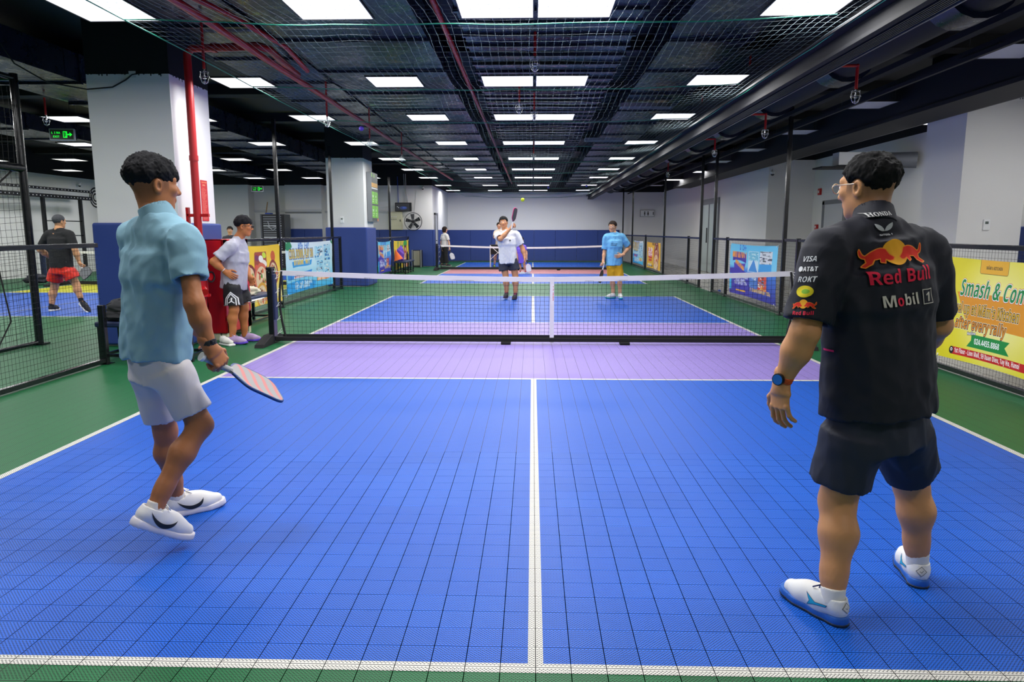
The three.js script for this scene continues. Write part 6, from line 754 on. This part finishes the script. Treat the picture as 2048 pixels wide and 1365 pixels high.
// ---- server in white tee with the raised paddle
{
  const A = V(0.2, 0.97, -0.05).normalize(), D = V(0.6, 0.6, 0.35).normalize();
  const P5 = person({
    label: 'young man in white tee raising his paddle beyond the near net', cell: 0.012, headCell: 0.0052, handCell: 0.005, skin: '#c98d62', hs: 0.98, b: 1.06,
    J: { hd: [-0.607, 1.555, -6.0], nk: [-0.566, 1.4, -6.0], sR: [-0.725, 1.295, -5.98], sL: [-0.35, 1.311, -6.02], eR: [-0.656, 1.225, -5.72], wR: [-0.455, 1.44, -5.78], eL: [-0.221, 1.037, -6.05], wL: [-0.178, 0.867, -5.98], hR: [-0.62, 0.805, -6.0], hL: [-0.42, 0.805, -6.0], kR: [-0.556, 0.429, -5.97], kL: [-0.361, 0.45, -5.97], aR: [-0.548, 0.12, -6.02], aL: [-0.362, 0.1, -5.99] },
    F: [0.12, 0, 1], hF: [-0.05, 0.1, 1], hU: [-0.1, 1, 0], hands: { R: { D: D.toArray(), N: grip(A, D).toArray(), curl: 1.2 }, L: { D: [0.12, -0.95, 0.2], N: [-0.8, 0, 0.2], curl: 0.35 } },
    hair: { color: '#1b1b1d', front: 0.058, side: 0.01, back: -0.05, th: 0.018, taper: 0.012, stubble: 0.4, rough: 0.006 }, shirt: { name: 'tee_shirt', color: '#e2e3e4', hem: 0.07, wc: 0.93, dc: 0.135, wh: 0.186, dh: 0.15, sleeve: 0.72, sr: 0.07, folds: 0.014, seed: 1 },
    shorts: { color: '#2b3040', len: 0.58, r0: 0.088, r1: 0.108, folds: 0.006, out: 0.008 }, shoes: { upper: '#26262c', sole: '#3a2340', laces: '#e0218a', R: { F: [-0.15, 0, 1], O: [-0.54, 0.025, -6.08] }, L: { F: [-0.1, 0, 1], O: [-0.36, 0, -6.05] } }, socks: { color: '#1b1b1e', h: 0.04 },
  });
  paddle('black and magenta paddle raised edge-on above the server', V(-0.435, 1.435, -5.74), A, V(0.93, -0.15, 0.35), { face: '#4a4a50', edge: '#d81f7a', grip: '#f0f0f0' });
  decal('chest_logo', P5.shirtF, V(-0.47, 1.2, -5.8), V(1, 0, 0), null, V(0, 0, -1), 0.045, 0.045, tex(canvas(32, 32, (c) => { c.clearRect(0, 0, 32, 32); c.fillStyle = '#3a3c40'; c.beginPath(); c.arc(16, 16, 13, 0, 7); c.fill(); c.fillStyle = '#b8bac0'; c.fillRect(10, 14, 12, 3); })), P5.shirtMesh, 8, 8, 0.004);
}
// ---- boy in light blue tee and yellow shorts
{
  const A = V(-0.22, -0.95, 0.1).normalize(), D = V(0.05, -0.8, 0.6).normalize();
  const P6 = person({
    label: 'boy with glasses in light blue tee and yellow shorts, hand on hip', cell: 0.012, headCell: 0.0052, handCell: 0.005, skin: '#cf9a74', hs: 0.97, s: 0.95, b: 0.9,
    J: { hd: [1.623, 1.475, -6.2], nk: [1.656, 1.345, -6.2], sR: [1.49, 1.249, -6.17], sL: [1.835, 1.259, -6.22], eR: [1.469, 0.963, -6.2], wR: [1.44, 0.771, -6.12], eL: [1.985, 1.05, -6.28], wL: [1.82, 0.9, -6.08], hR: [1.6, 0.748, -6.2], hL: [1.745, 0.748, -6.2], kR: [1.636, 0.4, -6.19], kL: [1.79, 0.4, -6.17], aR: [1.67, 0.1, -6.22], aL: [1.8, 0.095, -6.15] },
    F: [-0.12, 0, 1], hF: [-0.4, -0.05, 0.9], hands: { R: { D: D.toArray(), N: grip(A, D).toArray(), curl: 1.2 }, L: { D: [-0.85, -0.2, 0.25], N: [0.1, 0, -1], curl: 0.25 } },
    hair: { color: '#2a211c', front: 0.06, side: 0.012, back: -0.05, th: 0.016, taper: 0.01, stubble: 0.4, rough: 0.006 }, glasses: { color: '#77787c', metal: 0.3, r: 0.0018 }, shirt: { name: 'tee_shirt', color: '#6fb4e0', hem: 0.06, wc: 0.93, dc: 0.13, wh: 0.163, dh: 0.135, sleeve: 0.78, sr: 0.064, folds: 0.014, seed: 5 },
    shorts: { color: '#d9a312', len: 0.84, r0: 0.098, r1: 0.11, folds: 0.008 }, shoes: { upper: '#dcdcda', sole: '#2aa0b8', laces: '#f0f0f0', R: { F: [-0.85, 0, 0.5], O: [1.72, 0, -6.25] }, L: { F: [0.05, 0, 1], O: [1.8, 0, -6.21] } }, socks: { color: '#e8e6e2', h: 0.03 },
  });
  paddle('black paddle hanging from the hand of the boy in yellow shorts', V(1.455, 0.74, -6.06), A, V(0.9, -0.2, 0.4), { face: '#3a3c40', edge: '#1a1b1e', grip: '#e0e0e0' });
  decal('chest_print', P6.shirtF, V(1.64, 1.12, -6.0), V(1, 0.02, 0), null, V(0.05, 0, -1), 0.17, 0.075, tex(canvas(160, 70, (c) => { c.clearRect(0, 0, 160, 70); scrib(c, 16, 36, 30, 7, '#1d3f66'); c.fillStyle = '#1d2f4a'; c.fillRect(16, 46, 118, 5); c.fillRect(28, 56, 104, 6); })), P6.shirtMesh, 16, 8, 0.004);
}
// ---- far court: woman, man behind the server, child in purple
{
  const A = V(0.32, -0.93, 0.15).normalize(), D = V(0.1, -0.9, 0.4).normalize();
  person({
    label: 'woman with bob hair in white tee and black trousers by the far net post', cell: 0.018, headCell: 0.008, handCell: 0.007, skin: '#cfa082', hs: 0.98, s: 0.93, b: 0.9,
    J: { hd: [-3.49, 1.455, -20], nk: [-3.512, 1.31, -20], sR: [-3.4, 1.21, -19.85], sL: [-3.6, 1.21, -20.1], eR: [-3.32, 0.955, -19.85], wR: [-3.29, 0.731, -19.75], eL: [-3.67, 0.96, -20.1], wL: [-3.62, 0.74, -20], hR: [-3.46, 0.76, -19.92], hL: [-3.57, 0.76, -20.06], kR: [-3.454, 0.42, -19.9], kL: [-3.598, 0.42, -20.1], aR: [-3.432, 0.095, -19.88], aL: [-3.64, 0.095, -20.1] },
    F: [0.7, 0, -0.7], hF: [0.97, 0, -0.1], hands: { R: { D: D.toArray(), N: grip(A, D).toArray(), curl: 1.2 }, L: { D: [0, -1, 0], N: [1, 0, 0], curl: 0.4 } }, hair: { color: '#2c2320', front: 0.05, side: -0.115, back: -0.115, th: 0.016, bob: -0.115, fringe: 0.02 }, shirt: { name: 'tee_shirt', color: '#e4e2de', hem: 0.0, wh: 0.15, dh: 0.125, sleeve: 0.65, folds: 0.008 }, shorts: { name: 'trousers', color: '#15161a', len: 1.9, r0: 0.11, r1: 0.095, r2: 0.095 }, shoes: { upper: '#26262a', sole: '#e0e0e0', R: { F: [0.8, 0, 0.3], O: [-3.47, 0, -19.9] }, L: { F: [0.7, 0, -0.5], O: [-3.67, 0, -20.08] } },
  });
  paddle('pale paddle hanging from the hand of the woman by the far net', V(-3.275, 0.68, -19.72), A, V(0.6, 0.1, 0.8), { face: '#c9ccd0', edge: '#8a8d92', grip: '#3a3a3c' });
  person({
    label: 'man in beige tee and khaki shorts half hidden behind the server', cell: 0.018, headCell: 0.008, handCell: 0.007, skin: '#c79274', J: { hd: [-1.345, 1.61, -20], nk: [-1.326, 1.45, -20], sR: [-1.485, 1.34, -20], sL: [-1.128, 1.34, -20], eR: [-1.514, 1.13, -19.8], wR: [-1.367, 1.1, -19.6], eL: [-1.069, 1.06, -20], wL: [-1.069, 0.83, -20], hR: [-1.42, 0.79, -20], hL: [-1.235, 0.79, -20], kR: [-1.486, 0.42, -19.97], kL: [-1.229, 0.42, -20], aR: [-1.529, 0.1, -20], aL: [-1.249, 0.1, -20] },
    F: [0.15, 0, 1], hF: [0.3, 0, 1], hands: { R: { D: [0.7, 0, 0.6], N: [0, 1, 0], curl: 0.3 }, L: { D: [0, -1, 0], N: [-1, 0, 0], curl: 0.5 } }, hair: { color: '#2a2320', th: 0.015 }, shirt: { name: 'tee_shirt', color: '#d6c7b4', hem: 0.04, wh: 0.165, dh: 0.135, sleeve: 0.75, sr: 0.072, folds: 0.008 }, shorts: { color: '#8a8152', len: 0.8, r0: 0.11, r1: 0.11 }, shoes: { upper: '#2a3f7a', sole: '#1d2230', R: { F: [-0.2, 0, 1], O: [-1.52, 0, -20.05] }, L: { F: [0.1, 0, 1], O: [-1.25, 0, -20.05] } },
  });
  const A9 = V(0.15, -0.97, 0.1).normalize(), D9 = V(0.1, -0.8, 0.6).normalize();
  person({
    label: 'child in violet dress partly hidden behind the server', cell: 0.015, headCell: 0.007, handCell: 0.006, skin: '#c08a6a', s: 0.74, hs: 1.12, J: { hd: [-0.377, 1.1, -15], nk: [-0.394, 0.965, -15], sR: [-0.515, 0.88, -15.02], sL: [-0.278, 0.881, -14.95], eR: [-0.525, 0.695, -15], wR: [-0.506, 0.519, -14.9], eL: [-0.212, 0.704, -14.9], wL: [-0.2, 0.523, -14.8], hR: [-0.442, 0.5, -15], hL: [-0.327, 0.5, -15], kR: [-0.425, 0.27, -15], kL: [-0.277, 0.27, -14.97], aR: [-0.409, 0.075, -15], aL: [-0.243, 0.075, -14.93] },
    F: [0.5, 0, -0.85], hF: [0.4, 0, -0.9], hands: { R: { D: [0, -1, 0.2], N: [1, 0, 0], curl: 0.5 }, L: { D: [0.1, -1, 0.2], N: [-1, 0, 0], curl: 1.0 } }, hair: { color: '#201a1c', th: 0.014, front: 0.05, back: -0.09, side: -0.03 }, shirt: { name: 'dress', color: '#7a5ad2', hem: 0.2, wh: 0.165, dh: 0.14, sleeve: 0.6, sr: 0.062, folds: 0.009 }, shorts: { color: '#6a4cc0', len: 0.5, r0: 0.09, r1: 0.085 }, shoes: { upper: '#ecebea', sole: '#f2f2f2', R: { F: [0.8, 0, 0.3], O: [-0.44, 0, -15.02] }, L: { F: [0.95, 0, 0.1], O: [-0.28, 0, -14.94] } }, socks: { color: '#c8283c', h: 0.04 },
  });
  paddle('small white paddle held by the child in violet', V(-0.19, 0.48, -14.76), A9, V(0.5, 0, 0.85), { face: '#e8e4e6', edge: '#d05a78', grip: '#3a3a3c' });
  const X = -8.55, Z = -11.5; person({
    label: 'dark-haired person far off, only the head showing behind the boy in grey', cell: 0.018, headCell: 0.008, handCell: 0.008, skin: '#c99a80', s: 0.88, J: { hd: [X, 1.41, Z], nk: [X, 1.27, Z], sR: [X - 0.17, 1.18, Z], sL: [X + 0.17, 1.18, Z], eR: [X - 0.2, 0.93, Z], wR: [X - 0.2, 0.72, Z + 0.05], eL: [X + 0.2, 0.93, Z], wL: [X + 0.2, 0.72, Z + 0.05], hR: [X - 0.09, 0.7, Z], hL: [X + 0.09, 0.7, Z], kR: [X - 0.09, 0.38, Z], kL: [X + 0.09, 0.38, Z], aR: [X - 0.09, 0.09, Z], aL: [X + 0.09, 0.09, Z] },
    F: [0, 0, 1], hF: [0.2, -0.1, 1], hands: { R: { D: [0, -1, 0], N: [1, 0, 0], curl: 0.4 }, L: { D: [0, -1, 0], N: [-1, 0, 0], curl: 0.4 } }, hair: { color: '#1d1a1a', th: 0.016 }, shirt: { name: 'tee_shirt', color: '#3a3c48', wh: 0.15, dh: 0.125 }, shorts: { color: '#22242c', len: 0.8 }, shoes: { upper: '#dddddd', sole: '#eeeeee', R: { F: [0, 0, 1], O: [X - 0.09, 0, Z - 0.05] }, L: { F: [0, 0, 1], O: [X + 0.09, 0, Z - 0.05] } },
  });
}
// ---- white shoes left on the floor between the bench and the cabinet
for (const [x, z, a, l] of [[-3.93, 0.42, 0.5, 'white trainer lying left of the pair by the column'], [-3.85, 0.12, 0.9, 'white trainer with black stripe beside the boy in grey']]) {
  const t = thing('trainer', l, 'shoe'); const up = [cone([0, 0.05, 0.04], [0, 0.055, 0.12], 0.038, 0.042), cone([0, 0.05, 0.12], [0, 0.045, 0.23], 0.042, 0.03), cone([0, 0.08, 0.05], [0, 0.1, 0.05], 0.038, 0.037), { ...cone([0, 0.09, 0.05], [0, 0.16, 0.05], 0.03, 0.032), cut: true }, { ...tube([0, -0.05, 0.14], [0, 0.02, 0.14], [1, 0, 0], 0.3, 0.3, 0.3, 0.3), cut: true, k: 0.002 }]; obj('upper', net(up, 0.025, 0.007), mat('#e8e6e0', 0.7), t); obj('sole', gb().rbox(-0.044, 0, 0, 0.044, 0.03, 0.265, 0.014, 3), mat('#f0efec', 0.6), t); obj('stripe', gb().path([V(-0.042, 0.034, 0.02), V(-0.044, 0.036, 0.13), V(-0.036, 0.034, 0.24)], 0.003, 5).path([V(0.042, 0.034, 0.02), V(0.044, 0.036, 0.13), V(0.036, 0.034, 0.24)], 0.003, 5), M.black, t); obj('heel_loop', gb().path([V(0, 0.11, 0.015), V(0, 0.14, 0), V(0, 0.13, 0.03)], 0.005, 5), M.black, t); t.position.set(x, 0, z); t.rotation.y = a;
}
scene.traverse((o) => { if (o.isMesh) { o.castShadow = o.name !== 'diffuser'; o.receiveShadow = true; } });
renderer.render(scene, camera);
